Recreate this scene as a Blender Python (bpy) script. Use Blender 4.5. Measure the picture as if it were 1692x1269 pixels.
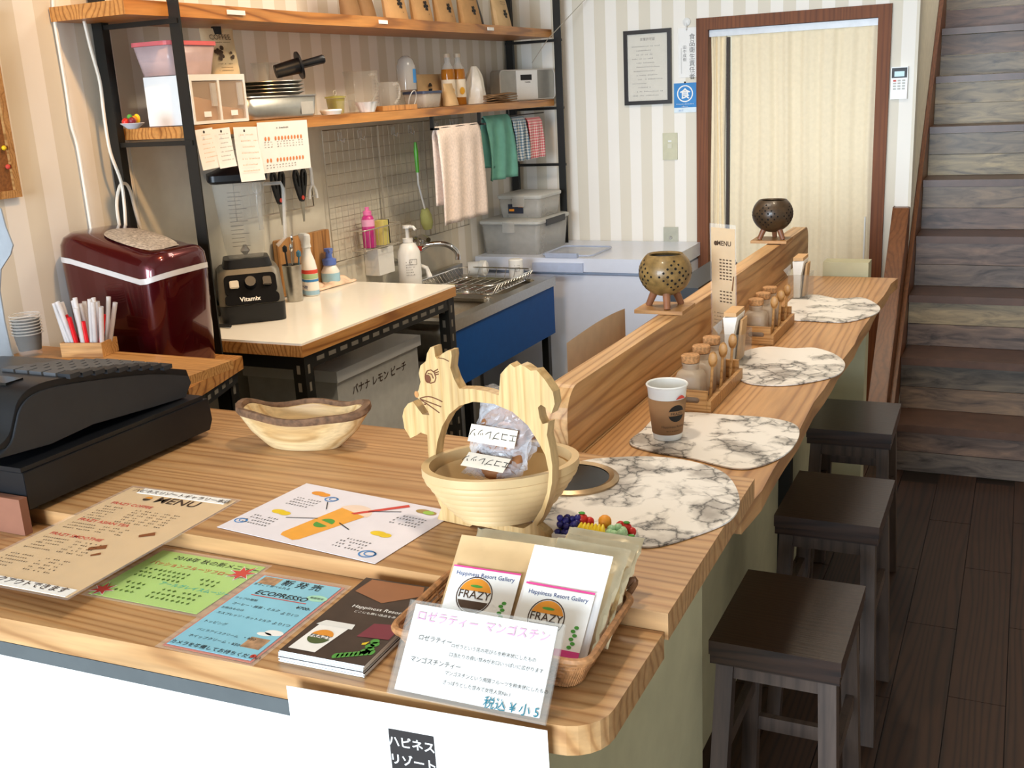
import bpy, bmesh, math, random
from mathutils import Vector, Matrix, geometry
random.seed(7)
PI = math.pi
for _o in list(bpy.data.objects): bpy.data.objects.remove(_o)
scn = bpy.context.scene
COL = scn.collection

# ------------------------------------------------------------------ camera
EYE = Vector((0, 0, 1.55)); FPX = 1750.0
CR = Vector((0.90387, 0.424774, -0.050846)).normalized()      # right
CD = Vector((0.069, -0.262047, -0.962585)).normalized()       # down
CF = Vector((-0.422206, 0.866544, -0.266166)).normalized()    # forward
cam = bpy.data.objects.new('camera', bpy.data.cameras.new('camera')); COL.objects.link(cam)
cam.data.sensor_width = 36; cam.data.lens = 36 * FPX / 1692
m = Matrix.Identity(4)
for i in range(3):
    m[i][0] = CR[i]; m[i][1] = -CD[i]; m[i][2] = -CF[i]; m[i][3] = EYE[i]
cam.matrix_world = m; cam.data.clip_start = .05
scn.camera = cam

def ray(px, py): return CR * ((px - 846) / FPX) + CD * ((py - 634.5) / FPX) + CF
def pz(px, py, z): r = ray(px, py); return EYE + r * ((z - EYE.z) / r.z)
def pX(px, py, x): r = ray(px, py); return EYE + r * (x / r.x)
def pY(px, py, y): r = ray(px, py); return EYE + r * (y / r.y)

# ------------------------------------------------------------------ world, light, exposure
scn.view_settings.view_transform = 'Standard'; scn.view_settings.look = 'None'
scn.view_settings.exposure = 0.0; scn.view_settings.gamma = 1.0; scn.view_settings.use_curve_mapping = False
w = bpy.data.worlds.new('daylight'); scn.world = w; w.use_nodes = True
wb = w.node_tree.nodes['Background']; wb.inputs[0].default_value = (.80, .90, 1.0, 1); wb.inputs[1].default_value = 1.6
def area(name, loc, size, energy, col, target):
    l = bpy.data.lights.new(name, 'AREA'); l.shape = 'RECTANGLE'; l.size, l.size_y = size; l.energy = energy; l.color = col
    o = bpy.data.objects.new(name, l); COL.objects.link(o); o.location = loc
    o.rotation_euler = (Vector(target) - Vector(loc)).to_track_quat('-Z', 'Y').to_euler(); return o
area('shopfront_daylight', (-1.5, -8.0, 2.0), (5.0, 3.2), 1650, (.74, .87, 1.0), (-1.0, 3.0, 1.2))
area('ceiling_fill_light', (-1.25, 3.0, 2.48), (.9, .5), 14, (1.0, .90, .76), (-1.25, 3.0, 0))  # added soft fill for the wall under the shelf, no known fixture
def spot(name, loc, energy, col, target, angle=120, blend=.6, size=.05):
    l = bpy.data.lights.new(name, 'SPOT'); l.energy = energy; l.color = col; l.spot_size = math.radians(angle); l.spot_blend = blend; l.shadow_soft_size = size
    o = bpy.data.objects.new(name, l); COL.objects.link(o); o.location = loc
    o.rotation_euler = (Vector(target) - Vector(loc)).to_track_quat('-Z', 'Y').to_euler(); return o
WARM = (1.0, .58, .25)
spot('ceiling_downlight_prep', (-1.40, 1.80, 2.40), 50, WARM, (-2.05, 2.70, 1.22), 104, 1.0, .035)
spot('ceiling_downlight_sink', (-1.15, 3.30, 2.40), 38, (1.0, .84, .60), (-1.9, 2.9, .8), 92, .9, .05)
spot('ceiling_downlight_counter', (-.75, 1.55, 2.40), 38, (1.0, .84, .64), (-.75, 1.7, .9), 120, .7, .06)
spot('ceiling_downlight_bar', (-.55, 3.35, 2.40), 28, (1.0, .82, .60), (-.75, 3.3, .9), 130, .7, .06)

spot('stair_fill_light', (.15, 5.0, 3.1), 24, (1.0, .82, .62), (.1, 5.3, 1.0), 130, .8, .08)  # supposed lamp above the stairs, added to brighten them

# ------------------------------------------------------------------ materials
def lin(h):
    if not isinstance(h, str): return (*h, 1)
    c = [int(h[i:i + 2], 16) / 255 for i in (1, 3, 5)]
    return (*[x / 12.92 if x <= .04045 else ((x + .055) / 1.055) ** 2.4 for x in c], 1)
def newmat(name):
    m = bpy.data.materials.new(name); m.use_nodes = True; nt = m.node_tree
    return m, nt, nt.nodes['Principled BSDF']
def nd(nt, t, **kw):
    n = nt.nodes.new(t)
    for k, v in kw.items(): setattr(n, k, v)
    return n
def coords(nt, scale=(1, 1, 1), rot=(0, 0, 0), src='Object'):
    tc = nd(nt, 'ShaderNodeTexCoord'); mp = nd(nt, 'ShaderNodeMapping'); mp.inputs['Scale'].default_value = scale; mp.inputs['Rotation'].default_value = rot
    nt.links.new(tc.outputs[src], mp.inputs['Vector']); return mp.outputs[0]
def ramp(nt, stops, fac=None, interp='LINEAR'):
    r = nd(nt, 'ShaderNodeValToRGB'); r.color_ramp.interpolation = interp
    while len(r.color_ramp.elements) < len(stops): r.color_ramp.elements.new(.5)
    for e, (p, c) in zip(r.color_ramp.elements, stops): e.position = p; e.color = lin(c)
    if fac is not None: nt.links.new(fac, r.inputs[0])
    return r
def bump(nt, b, h, strength=.2, dist=.002):
    n = nd(nt, 'ShaderNodeBump'); n.inputs['Strength'].default_value = strength; n.inputs['Distance'].default_value = dist
    nt.links.new(h, n.inputs['Height']); nt.links.new(n.outputs[0], b.inputs['Normal'])
MATS = {}
def pm(name, col, rough=.5, metal=0, var=.06, nscale=30, bmp=0, alpha=1, trans=0, coat=0, ior=1.45, sub=0, emit=None, spec=.5):
    if name in MATS: return MATS[name]
    m, nt, b = newmat(name); MATS[name] = m
    c = lin(col)
    nz = nd(nt, 'ShaderNodeTexNoise'); nz.inputs['Scale'].default_value = nscale; nz.inputs['Detail'].default_value = 3
    nt.links.new(coords(nt), nz.inputs['Vector'])
    lo = tuple(max(0, v * (1 - var)) for v in c[:3]); hi = tuple(min(1, v * (1 + var)) for v in c[:3])
    r = ramp(nt, [(.3, lo), (.7, hi)], nz.outputs['Fac']); nt.links.new(r.outputs[0], b.inputs['Base Color'])
    b.inputs['Roughness'].default_value = rough; b.inputs['Metallic'].default_value = metal; b.inputs['Alpha'].default_value = alpha
    b.inputs['Transmission Weight'].default_value = trans; b.inputs['IOR'].default_value = ior; b.inputs['Coat Weight'].default_value = coat
    b.inputs['Specular IOR Level'].default_value = spec
    if emit: b.inputs['Emission Color'].default_value = lin(emit[0]); b.inputs['Emission Strength'].default_value = emit[1]
    if bmp: bump(nt, b, nz.outputs['Fac'], bmp)
    return m
def wood(name, light, mid, dark, axis=0, scale=1.0, rough=.42, knots=True, rings=26, coat=.1):
    if name in MATS: return MATS[name]
    m, nt, b = newmat(name); MATS[name] = m
    s = [1.0, 1.0, 1.0]; s[axis] = .07
    v = coords(nt, tuple(x * scale for x in s))
    n1 = nd(nt, 'ShaderNodeTexNoise'); n1.inputs['Scale'].default_value = 5; n1.inputs['Detail'].default_value = 2
    nt.links.new(v, n1.inputs['Vector'])
    wp = nd(nt, 'ShaderNodeVectorMath', operation='MULTIPLY_ADD'); nt.links.new(n1.outputs['Color'], wp.inputs[0]); wp.inputs[1].default_value = (.22, .22, .22); nt.links.new(v, wp.inputs[2])
    wv = nd(nt, 'ShaderNodeTexWave', wave_type='BANDS', bands_direction='Y' if axis == 0 else 'X'); wv.inputs['Scale'].default_value = rings * .62
    wv.inputs['Distortion'].default_value = 1.5; wv.inputs['Detail'].default_value = 2; wv.inputs['Detail Scale'].default_value = 1.5
    nt.links.new(wp.outputs[0], wv.inputs['Vector'])
    n2 = nd(nt, 'ShaderNodeTexNoise'); n2.inputs['Scale'].default_value = 90; n2.inputs['Detail'].default_value = 3
    nt.links.new(v, n2.inputs['Vector'])
    r1 = ramp(nt, [(0, dark), (.16, mid), (.75, light)], wv.outputs['Fac'])
    mx = nd(nt, 'ShaderNodeMix', data_type='RGBA', blend_type='MULTIPLY'); mx.inputs[0].default_value = .55
    r2 = ramp(nt, [(.25, (.55, .5, .45)), (.7, (1.08, 1.05, 1.0))], n2.outputs['Fac'])
    nt.links.new(r1.outputs[0], mx.inputs[6]); nt.links.new(r2.outputs[0], mx.inputs[7])
    mx2 = nd(nt, 'ShaderNodeMix', data_type='RGBA', blend_type='MULTIPLY'); mx2.inputs[0].default_value = .6
    r3 = ramp(nt, [(.3, (.75, .70, .66)), (.65, (1.05, 1.03, 1.0))], n1.outputs['Fac'])
    nt.links.new(mx.outputs[2], mx2.inputs[6]); nt.links.new(r3.outputs[0], mx2.inputs[7])
    out = mx2.outputs[2]
    if knots:
        s2 = [5.0, 5.0, 0.01]
        s2[axis] = 2.4
        vo = nd(nt, 'ShaderNodeTexVoronoi', feature='F1'); vo.inputs['Scale'].default_value = 1.0
        nt.links.new(coords(nt, tuple(s2)), vo.inputs['Vector'])
        rk = ramp(nt, [(.0, (1, 1, 1)), (.045, (.8, .8, .8)), (.085, (0, 0, 0))], vo.outputs['Distance'])
        m3 = nd(nt, 'ShaderNodeMix', data_type='RGBA'); nt.links.new(rk.outputs[0], m3.inputs[0])
        nt.links.new(out, m3.inputs[6]); m3.inputs[7].default_value = tuple(x * .55 for x in lin(dark)[:3]) + (1,)
        out = m3.outputs[2]
    nt.links.new(out, b.inputs['Base Color']); b.inputs['Roughness'].default_value = rough; b.inputs['Coat Weight'].default_value = coat; b.inputs['Coat Roughness'].default_value = .3
    bump(nt, b, wv.outputs['Fac'], .08, .001)
    return m
def stripes(name, axis, phase, period=.104, a='#F3EEE5', c='#E1D9C8'):
    m, nt, b = newmat(name); MATS[name] = m
    tc = nd(nt, 'ShaderNodeTexCoord'); sp = nd(nt, 'ShaderNodeSeparateXYZ'); nt.links.new(tc.outputs['Object'], sp.inputs[0])
    ma = nd(nt, 'ShaderNodeMath', operation='MULTIPLY_ADD'); ma.inputs[1].default_value = 1 / period; ma.inputs[2].default_value = phase + 100
    nt.links.new(sp.outputs[axis], ma.inputs[0])
    fr = nd(nt, 'ShaderNodeMath', operation='FRACT'); nt.links.new(ma.outputs[0], fr.inputs[0])
    r = ramp(nt, [(0, a), (.5, c)], fr.outputs[0], 'CONSTANT')
    nz = nd(nt, 'ShaderNodeTexNoise'); nz.inputs['Scale'].default_value = 220
    nt.links.new(r.outputs[0], b.inputs['Base Color']); b.inputs['Roughness'].default_value = .75
    bump(nt, b, nz.outputs['Fac'], .12, .001); return m
def marble(name):
    m, nt, b = newmat(name); MATS[name] = m
    v = coords(nt, (1, 1, 1), (0, 0, .5))
    n0 = nd(nt, 'ShaderNodeTexNoise'); n0.inputs['Scale'].default_value = 14; n0.inputs['Detail'].default_value = 6; n0.inputs['Roughness'].default_value = .65; nt.links.new(v, n0.inputs['Vector'])
    add = nd(nt, 'ShaderNodeVectorMath', operation='MULTIPLY_ADD'); nt.links.new(n0.outputs['Color'], add.inputs[0]); add.inputs[1].default_value = (.075, .075, .05); nt.links.new(v, add.inputs[2])
    vo = nd(nt, 'ShaderNodeTexVoronoi', feature='DISTANCE_TO_EDGE'); vo.inputs['Scale'].default_value = 26; nt.links.new(add.outputs[0], vo.inputs['Vector'])
    n1 = nd(nt, 'ShaderNodeTexNoise'); n1.inputs['Scale'].default_value = 11; n1.inputs['Detail'].default_value = 5; n1.inputs['Distortion'].default_value = .6; nt.links.new(v, n1.inputs['Vector'])
    rv = ramp(nt, [(0, (1, 1, 1)), (.05, (.4, .4, .4)), (.13, (0, 0, 0))], vo.outputs['Distance'])
    rm = ramp(nt, [(.43, (0, 0, 0)), (.55, (1, 1, 1))], n1.outputs['Fac'])
    mu = nd(nt, 'ShaderNodeMix', data_type='RGBA', blend_type='MULTIPLY'); mu.inputs[0].default_value = 1
    nt.links.new(rv.outputs[0], mu.inputs[6]); nt.links.new(rm.outputs[0], mu.inputs[7])
    base = ramp(nt, [(.48, '#F0EAE2'), (.66, '#A49C94')], n1.outputs['Fac'])
    mx = nd(nt, 'ShaderNodeMix', data_type='RGBA'); nt.links.new(mu.outputs[2], mx.inputs[0]); nt.links.new(base.outputs[0], mx.inputs[6]); mx.inputs[7].default_value = lin('#2A2622')
    nt.links.new(mx.outputs[2], b.inputs['Base Color']); b.inputs['Roughness'].default_value = .32; return m
def rustic(name):
    m, nt, b = newmat(name); MATS[name] = m
    oi = nd(nt, 'ShaderNodeObjectInfo')
    r = ramp(nt, [(0, '#5A524A'), (.2, '#8C7A64'), (.4, '#664C40'), (.6, '#9E8C6C'), (.8, '#6A625C'), (1, '#7C5846')], oi.outputs['Random'])
    tc = nd(nt, 'ShaderNodeTexCoord'); ad = nd(nt, 'ShaderNodeVectorMath', operation='ADD'); nt.links.new(tc.outputs['Object'], ad.inputs[0])
    cb = nd(nt, 'ShaderNodeCombineXYZ'); mu = nd(nt, 'ShaderNodeMath', operation='MULTIPLY'); mu.inputs[1].default_value = 37; nt.links.new(oi.outputs['Random'], mu.inputs[0])
    nt.links.new(mu.outputs[0], cb.inputs[0]); nt.links.new(mu.outputs[0], cb.inputs[2]); nt.links.new(cb.outputs[0], ad.inputs[1])
    mp = nd(nt, 'ShaderNodeMapping'); mp.inputs['Scale'].default_value = (5, 20, 26); nt.links.new(ad.outputs[0], mp.inputs[0])
    nz = nd(nt, 'ShaderNodeTexNoise'); nz.inputs['Scale'].default_value = 1; nz.inputs['Detail'].default_value = 6; nz.inputs['Roughness'].default_value = .62; nz.inputs['Distortion'].default_value = 1.2; nt.links.new(mp.outputs[0], nz.inputs['Vector'])
    r2 = ramp(nt, [(.3, (.25, .22, .20)), (.48, (.8, .78, .74)), (.7, (1.45, 1.38, 1.2))], nz.outputs['Fac'])
    mx = nd(nt, 'ShaderNodeMix', data_type='RGBA', blend_type='MULTIPLY'); mx.inputs[0].default_value = 1
    nt.links.new(r.outputs[0], mx.inputs[6]); nt.links.new(r2.outputs[0], mx.inputs[7]); nt.links.new(mx.outputs[2], b.inputs['Base Color'])
    b.inputs['Roughness'].default_value = .42; return m

COUNTER = wood('cedar_counter_wood', '#C69C6C', '#BC8F5E', '#A87A4C', 0, 1.0)
BARW = wood('cedar_bar_wood', '#CC9C66', '#C29058', '#AA7844', 1, 1.0)
PARTW = wood('cedar_partition_wood', '#DEB47E', '#D4A66E', '#B48452', 1, 1.0)
SHELFW = wood('pine_shelf_wood', '#C88E4C', '#BC7F3E', '#96602A', 1, 1.2, knots=False)
EDGEW = wood('pine_table_edge', '#BE8A4E', '#B07A40', '#8C5A2A', 1, 1.5, knots=False)
BAMBOO = wood('bamboo_ply', '#D6B680', '#D0AE78', '#C4A068', 1, 2.0, .45, False, 18)
BOXW = wood('light_box_wood', '#C99A60', '#BD8C50', '#9E6E38', 0, 2.5, .5, False)
STOOLW = wood('dark_stained_wood', '#38251A', '#301F16', '#21140D', 0, 2, .30, False, coat=.35)
LEGW = wood('dark_weathered_wood', '#54443A', '#4C3D34', '#42342C', 2, 2, .5, False, 7)
FLOORM = wood('dark_floor_wood', '#3E2616', '#362011', '#28170B', 1, 1.0, .62, False, coat=0)
DOORW = wood('brown_door_wood', '#7E4822', '#78431F', '#6E3C1B', 2, 1.0, .65, False, coat=0)
BROWNW = wood('brown_stringer_wood', '#7E4C28', '#784725', '#6C3E1E', 2, 1.0, .4, False)
CUTW = wood('cutting_board_wood', '#C89458', '#BC864A', '#9C6A34', 2, 1.2, .5, True)
MARBLE = marble('marble_vinyl'); RUSTIC = rustic('rustic_plank_print')
WHITE = pm('white_plastic', '#E9E9E6', .35, var=.015); WHITEP = pm('white_paper', '#F4F2EE', .7, var=.02); PLAINW = pm('plain_board', '#D8D2C2', .55, var=.03)
SAGE = pm('sage_plaster', '#BDB898', .8, bmp=.15, nscale=14); FRONTW = pm('white_counter_panel', '#F2EFE6', .7, var=.03)
CREAM = pm('cream_wall', '#EFE6D0', .8); BLACK = pm('black_powder_steel', '#14130F', .45); BLKP = pm('black_plastic', '#101216', .38)
DARKP = pm('dark_grey_plastic', '#2A2B2E', .5); KEY = pm('grey_key', '#5C5D60', .5)
STEEL = pm('brushed_steel', '#B9B5AC', .28, 1, nscale=90); CHROME = pm('chrome', '#D5D5D5', .1, 1); ALU = pm('aluminium', '#C9C8C2', .35, 1)
WIRE = pm('wire_steel', '#C4BDB0', .3, .6); INK = pm('black_ink', '#1B1714', .7); INKBR = pm('brown_ink', '#4A3524', .7); INKGR = pm('grey_ink', '#6E6A66', .8)
INKRED = pm('red_ink', '#D2483A', .7); INKPINK = pm('pink_ink', '#F29CC8', .7); INKTEAL = pm('teal_ink', '#27B0A8', .7); INKBL = pm('blue_ink', '#3F86C8', .7)
CLEAR = pm('clear_plastic', '#BDB9B0', .08, alpha=.13, var=.0); CLEAR2 = pm('milky_plastic', '#DAD8D2', .25, alpha=.36); LAM = pm('laminate_film', '#FFFFFF', .12, alpha=.10, var=0)
KRAFT = pm('kraft_paper', '#B98F5E', .75, bmp=.1, nscale=40); KRAFTD = pm('kraft_paper_brown', '#8A6844', .75, bmp=.1); KRAFTL = pm('kraft_paper_light', '#CBAA7C', .72, bmp=.1)
FOIL = pm('gold_silver_foil', '#F2E6C8', .2, .85, bmp=.9, nscale=34, var=.1); RED = pm('metallic_red', '#4E0810', .22, .55, coat=.8, var=.15, nscale=300)
BLUE = pm('blue_steel_panel', '#074A90', .55, spec=.25); FREEZ = pm('freezer_enamel', '#DCE3F2', .22, var=.012); GREYP = pm('light_grey_plastic', '#B6B4AC', .5)
CORK = pm('cork', '#B98A5C', .85, var=.35, nscale=160, bmp=.3); NAPK = pm('napkin_paper', '#F6F3EC', .8)
YEL = pm('yellow_fruit', '#EBC81E', .45); GRN = pm('green_leaf', '#4E9A3A', .6); PURP = pm('grape_purple', '#2E2A6E', .3); GRAPE = pm('green_grape', '#A9CFA0', .35); REDF = pm('red_fruit', '#C8281E', .4); ORG = pm('orange_fruit', '#E8962A', .5)

# ------------------------------------------------------------------ mesh helpers
def BM(): return bmesh.new()
def obj(name, bm, mat, parent=None, bevel=0, smooth=False, kind=None, label=None, seg=2):
    if bevel: bmesh.ops.bevel(bm, geom=[e for e in bm.edges if len(e.link_faces) == 2 and e.calc_face_angle(0) > .6], offset=bevel, segments=seg, affect='EDGES', clamp_overlap=True)
    bmesh.ops.recalc_face_normals(bm, faces=bm.faces)
    me = bpy.data.meshes.new(name); bm.to_mesh(me); bm.free()
    if mat: me.materials.append(mat)
    if smooth:
        for p in me.polygons: p.use_smooth = True
        try: me.set_sharp_from_angle(angle=math.radians(40))
        except Exception: pass
    o = bpy.data.objects.new(name, me); COL.objects.link(o); o.parent = parent
    if kind: o['kind'] = kind
    if label: o['label'] = label
    return o
def tag(o, label, cat, group=None):
    o['label'] = label; o['category'] = cat
    if group: o['group'] = group
    return o
def thing(name, label, cat, loc=(0, 0, 0), rotz=0, group=None):
    o = bpy.data.objects.new(name, None); COL.objects.link(o); o.location = loc; o.rotation_euler = (0, 0, rotz); o.empty_display_size = .05
    return tag(o, label, cat, group)
def frame(o, origin, ex, ey):
    ex = Vector(ex).normalized(); ey = Vector(ey); ey = (ey - ex * ey.dot(ex)).normalized(); ez = ex.cross(ey)
    m = Matrix.Identity(4)
    for i in range(3): m[i][0], m[i][1], m[i][2], m[i][3] = ex[i], ey[i], ez[i], origin[i]
    o.matrix_world = m; return o
def dup(o, parent=None):
    c = o.copy(); COL.objects.link(c); c.parent = parent
    for ch in [x for x in bpy.data.objects if x.parent == o]: dup(ch, c)
    return c
def bx(bm, x0, x1, y0, y1, z0, z1, M=None):
    vs = [bm.verts.new((x, y, z)) for x in (x0, x1) for y in (y0, y1) for z in (z0, z1)]
    for f in ((0, 1, 3, 2), (4, 6, 7, 5), (0, 4, 5, 1), (2, 3, 7, 6), (0, 2, 6, 4), (1, 5, 7, 3)): bm.faces.new([vs[i] for i in f])
    if M: bmesh.ops.transform(bm, matrix=M, verts=vs)
    return bm
def box(*a, M=None): return bx(BM(), *a, M=M)
def lathe(bm, prof, c=(0, 0, 0), seg=24, sx=1, sy=1, M=None, cap=True):
    rings = []; new = []
    for r, z in prof:
        ring = [bm.verts.new((c[0] + r * sx * math.cos(2 * PI * k / seg), c[1] + r * sy * math.sin(2 * PI * k / seg), c[2] + z)) for k in range(seg)]
        rings.append(ring); new += ring
    for a, b in zip(rings, rings[1:]):
        for k in range(seg): bm.faces.new((a[k], a[(k + 1) % seg], b[(k + 1) % seg], b[k]))
    if cap:
        if prof[0][0] > 1e-5: bm.faces.new(rings[0][::-1])
        if prof[-1][0] > 1e-5: bm.faces.new(rings[-1])
    if M: bmesh.ops.transform(bm, matrix=M, verts=new)
    return bm
def tube(bm, pts, r, seg=6, closed=False):
    pts = [Vector(p) for p in pts]; n = len(pts); rings = []; up = None
    for i, p in enumerate(pts):
        if closed: t = pts[(i + 1) % n] - pts[i - 1]
        else: t = pts[min(i + 1, n - 1)] - pts[max(i - 1, 0)]
        t.normalize()
        if up is None: up = Vector((0, 0, 1)) if abs(t.z) < .9 else Vector((1, 0, 0))
        s = t.cross(up); s = s.normalized() if s.length > 1e-6 else Vector((1, 0, 0)); up = s.cross(t).normalized()
        rr = r[i] if isinstance(r, (list, tuple)) else r
        rings.append([bm.verts.new(p + (s * math.cos(2 * PI * k / seg) + up * math.sin(2 * PI * k / seg)) * rr) for k in range(seg)])
    for i in range(n if closed else n - 1):
        a, b = rings[i], rings[(i + 1) % n]
        for k in range(seg): bm.faces.new((a[k], a[(k + 1) % seg], b[(k + 1) % seg], b[k]))
    if not closed: bm.faces.new(rings[0][::-1]); bm.faces.new(rings[-1])
    return bm
def prism(bm, pts, z0, z1, holes=(), M=None):
    loops = [[Vector((p[0], p[1], 0)) for p in pts]] + [[Vector((p[0], p[1], 0)) for p in h] for h in holes]
    flat = [p for l in loops for p in l]; new = []
    tris = geometry.tessellate_polygon(loops)
    lo = [bm.verts.new((p.x, p.y, z0)) for p in flat]; hi = [bm.verts.new((p.x, p.y, z1)) for p in flat]; new = lo + hi
    for t in tris:
        try: bm.faces.new([lo[i] for i in t]); bm.faces.new([hi[i] for i in t])
        except ValueError: pass
    k = 0
    for l in loops:
        n = len(l)
        for i in range(n):
            a, b = k + i, k + (i + 1) % n; bm.faces.new((lo[a], lo[b], hi[b], hi[a]))
        k += n
    if M: bmesh.ops.transform(bm, matrix=M, verts=new)
    return bm
def ball(bm, c, r, seg=10, ring=7, s=(1, 1, 1)):
    return lathe(bm, [(max(1e-4, r * math.sin(PI * i / ring)), -r * math.cos(PI * i / ring)) for i in range(ring + 1)], (0, 0, 0), seg, M=Matrix.Translation(c) @ Matrix.Diagonal((*s, 1)), cap=False)
def rrect(w, h, r, n=4, cx=0, cy=0):
    p = []
    for qx, qy, a in ((1, 1, 0), (-1, 1, 1), (-1, -1, 2), (1, -1, 3)):
        for i in range(n + 1):
            t = (a + i / n) * PI / 2; p.append((cx + qx * (w / 2 - r) + r * math.cos(t), cy + qy * (h / 2 - r) + r * math.sin(t)))
    return p
def ringloft(bm, rings, cap=True, closed_v=False):
    vs = [[bm.verts.new(p) for p in r] for r in rings]; n = len(rings[0])
    for a, b in zip(vs, vs[1:]):
        for k in range(n): bm.faces.new((a[k], a[(k + 1) % n], b[(k + 1) % n], b[k]))
    if cap: bm.faces.new(vs[0][::-1]); bm.faces.new(vs[-1])
    return bm
def grid(bm, f, nu, nv):
    vs = [[bm.verts.new(f(i / nu, j / nv)) for j in range(nv + 1)] for i in range(nu + 1)]
    for i in range(nu):
        for j in range(nv): bm.faces.new((vs[i][j], vs[i + 1][j], vs[i + 1][j + 1], vs[i][j + 1]))
    return bm
def solid(o, t):
    md = o.modifiers.new('thick', 'SOLIDIFY'); md.thickness = t; md.offset = 0; return o
def smooth2(pts, n=4, closed=True):
    out = []; L = len(pts)
    rng = range(L) if closed else range(L - 1)
    for i in rng:
        g = (lambda k: Vector(pts[k % L])) if closed else (lambda k: Vector(pts[min(max(k, 0), L - 1)]))
        p0, p1, p2, p3 = g(i - 1), g(i), g(i + 1), g(i + 2)
        for j in range(n):
            t = j / n
            out.append(.5 * ((2 * p1) + (p2 - p0) * t + (2 * p0 - 5 * p1 + 4 * p2 - p3) * t * t + (3 * p1 - p0 - 3 * p2 + p3) * t ** 3))
    if not closed: out.append(Vector(pts[-1]))
    return out
_cu = bpy.data.curves.new('lettering_source', 'FONT'); _cu.resolution_u = 2; _to = bpy.data.objects.new('lettering_source', _cu)
def textmesh(bm, body, x, y, size, z=0.0, align='LEFT', bold=0.0, M=None, shear=0, vertical=False):
    lines = [(c, x, y - i * size * 1.02) for i, c in enumerate(body)] if vertical else [(body, x, y)]
    for s, lx, ly in lines:
        if not s.strip(): continue
        _cu.body = s; _cu.size = size; _cu.align_x = align; _cu.offset = bold * size; _cu.shear = shear
        me = bpy.data.meshes.new_from_object(_to)
        n0 = len(bm.verts); bm.from_mesh(me); bpy.data.meshes.remove(me); bm.verts.ensure_lookup_table()
        nv = bm.verts[n0:]
        bmesh.ops.transform(bm, matrix=(M or Matrix.Identity(4)) @ Matrix.Translation((lx, ly, z)), verts=list(nv))
    return bm
def dash(bm, x, y, w, h, z): # one flat printed stroke
    vs = [bm.verts.new(p) for p in ((x, y, z), (x + w, y, z), (x + w, y + h, z), (x, y + h, z))]; bm.faces.new(vs)
def smallprint(bm, x, y, w, h, z, n=None):
    n = n or max(2, int(w / (h * 1.1))); step = w / n
    for i in range(n):
        if random.random() < .9:
            dash(bm, x + i * step, y, step * random.uniform(.45, .8), h * random.uniform(.15, .3), z)
            dash(bm, x + i * step + step * .2, y - h * .25, step * random.uniform(.15, .3), h * random.uniform(.6, 1), z)
def flat(bm, pts, z):
    for t in geometry.tessellate_polygon([[Vector((p[0], p[1], 0)) for p in pts]]):
        try: bm.faces.new([bm.verts.new((pts[i][0], pts[i][1], z)) for i in t])
        except ValueError: pass
    return bm
def disc(bm, x, y, r, z, a0=0, a1=2 * PI, n=24, sy=1):
    return flat(bm, [(x + r * math.cos(a0 + (a1 - a0) * i / n), y + sy * r * math.sin(a0 + (a1 - a0) * i / n)) for i in range(n + (0 if a1 - a0 > 6.2 else 1))], z)
def annulus(bm, x, y, r0, r1, z, n=28, sy=1):
    a = [bm.verts.new((x + r0 * math.cos(2 * PI * i / n), y + sy * r0 * math.sin(2 * PI * i / n), z)) for i in range(n)]
    b = [bm.verts.new((x + r1 * math.cos(2 * PI * i / n), y + sy * r1 * math.sin(2 * PI * i / n), z)) for i in range(n)]
    for i in range(n): bm.faces.new((a[i], a[(i + 1) % n], b[(i + 1) % n], b[i]))
def struct(name, bm, mat, parent=None, **k): return obj(name, bm, mat, parent, kind='structure', **k)

# ================================================================== SETTING
XW, YB = -2.25, 4.80
STR_L = stripes('striped_wallpaper_side', 1, .95, .122); STR_B = stripes('striped_wallpaper_end', 0, .537, .107)
fl = struct('floor', box(-2.4, .75, -1.7, 7.2, -.06, -.006), pm('floor_base', '#1E130D', .6))
fp_cache = {}
for ix in range(10):
    x0 = -.62 + ix * .135; y = .9 - (ix * .37 % .8)
    for k in range(5):
        ln = .8; ya, yb = max(y, .3), min(y + ln - .003, 4.36)
        if yb - ya > .1: struct('floor_plank', box(x0, x0 + .1325, ya, yb, -.006, random.uniform(-.0006, 0)), FLOORM, fl)
        y += ln
struct('wall_left', box(XW - .1, XW, -1.7, YB + .1, 0, 2.5), STR_L)
bm = BM(); bx(bm, XW, -1.315, YB, YB + .1, 0, 2.5); bx(bm, -.55, -.42, YB, YB + .1, 0, 2.5); bx(bm, -1.315, -.55, YB, YB + .1, 1.79, 2.5)
struct('wall_back', bm, STR_B)
struct('wall_stair', box(-.52, -.42, YB + .1, 7.2, 0, 3.4), CREAM)
struct('wall_right', box(.62, .72, -1.7, 7.2, 0, 3.4), pm('right_wall_paint', '#E6E0D4', .8))
struct('wall_far', box(-2.4, .72, 7.1, 7.2, 0, 3.4), CREAM)
bm = BM(); bx(bm, -2.4, .72, -1.7, 5.0, 2.5, 2.6); struct('ceiling', bm, pm('ceiling_white', '#E8E2D6', .9))
bm = BM(); bx(bm, -2.4, -2.2, -1.7, -1.6, 0, 2.5); bx(bm, .1, .72, -1.7, -1.6, 0, 2.5); bx(bm, -2.2, .1, -1.7, -1.6, 2.3, 2.5)
struct('wall_front', bm, CREAM)
# plain splash board below the lower shelf
struct('trim_1', box(XW, XW + .006, 2.27, 4.08, .5, 1.47), PLAINW)
# door frame and the room behind it
bm = BM(); bx(bm, -1.34, -1.288, YB - .02, YB + .1, 0, 1.815)
dr = struct('door_1', bm, DOORW, bevel=.003)
struct('jamb', box(-.578, -.526, YB - .02, YB + .1, 0, 1.815), DOORW, dr, bevel=.003)
struct('lintel', box(-1.288, -.578, YB - .02, YB + .1, 1.765, 1.815), DOORW, dr, bevel=.003)
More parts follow.
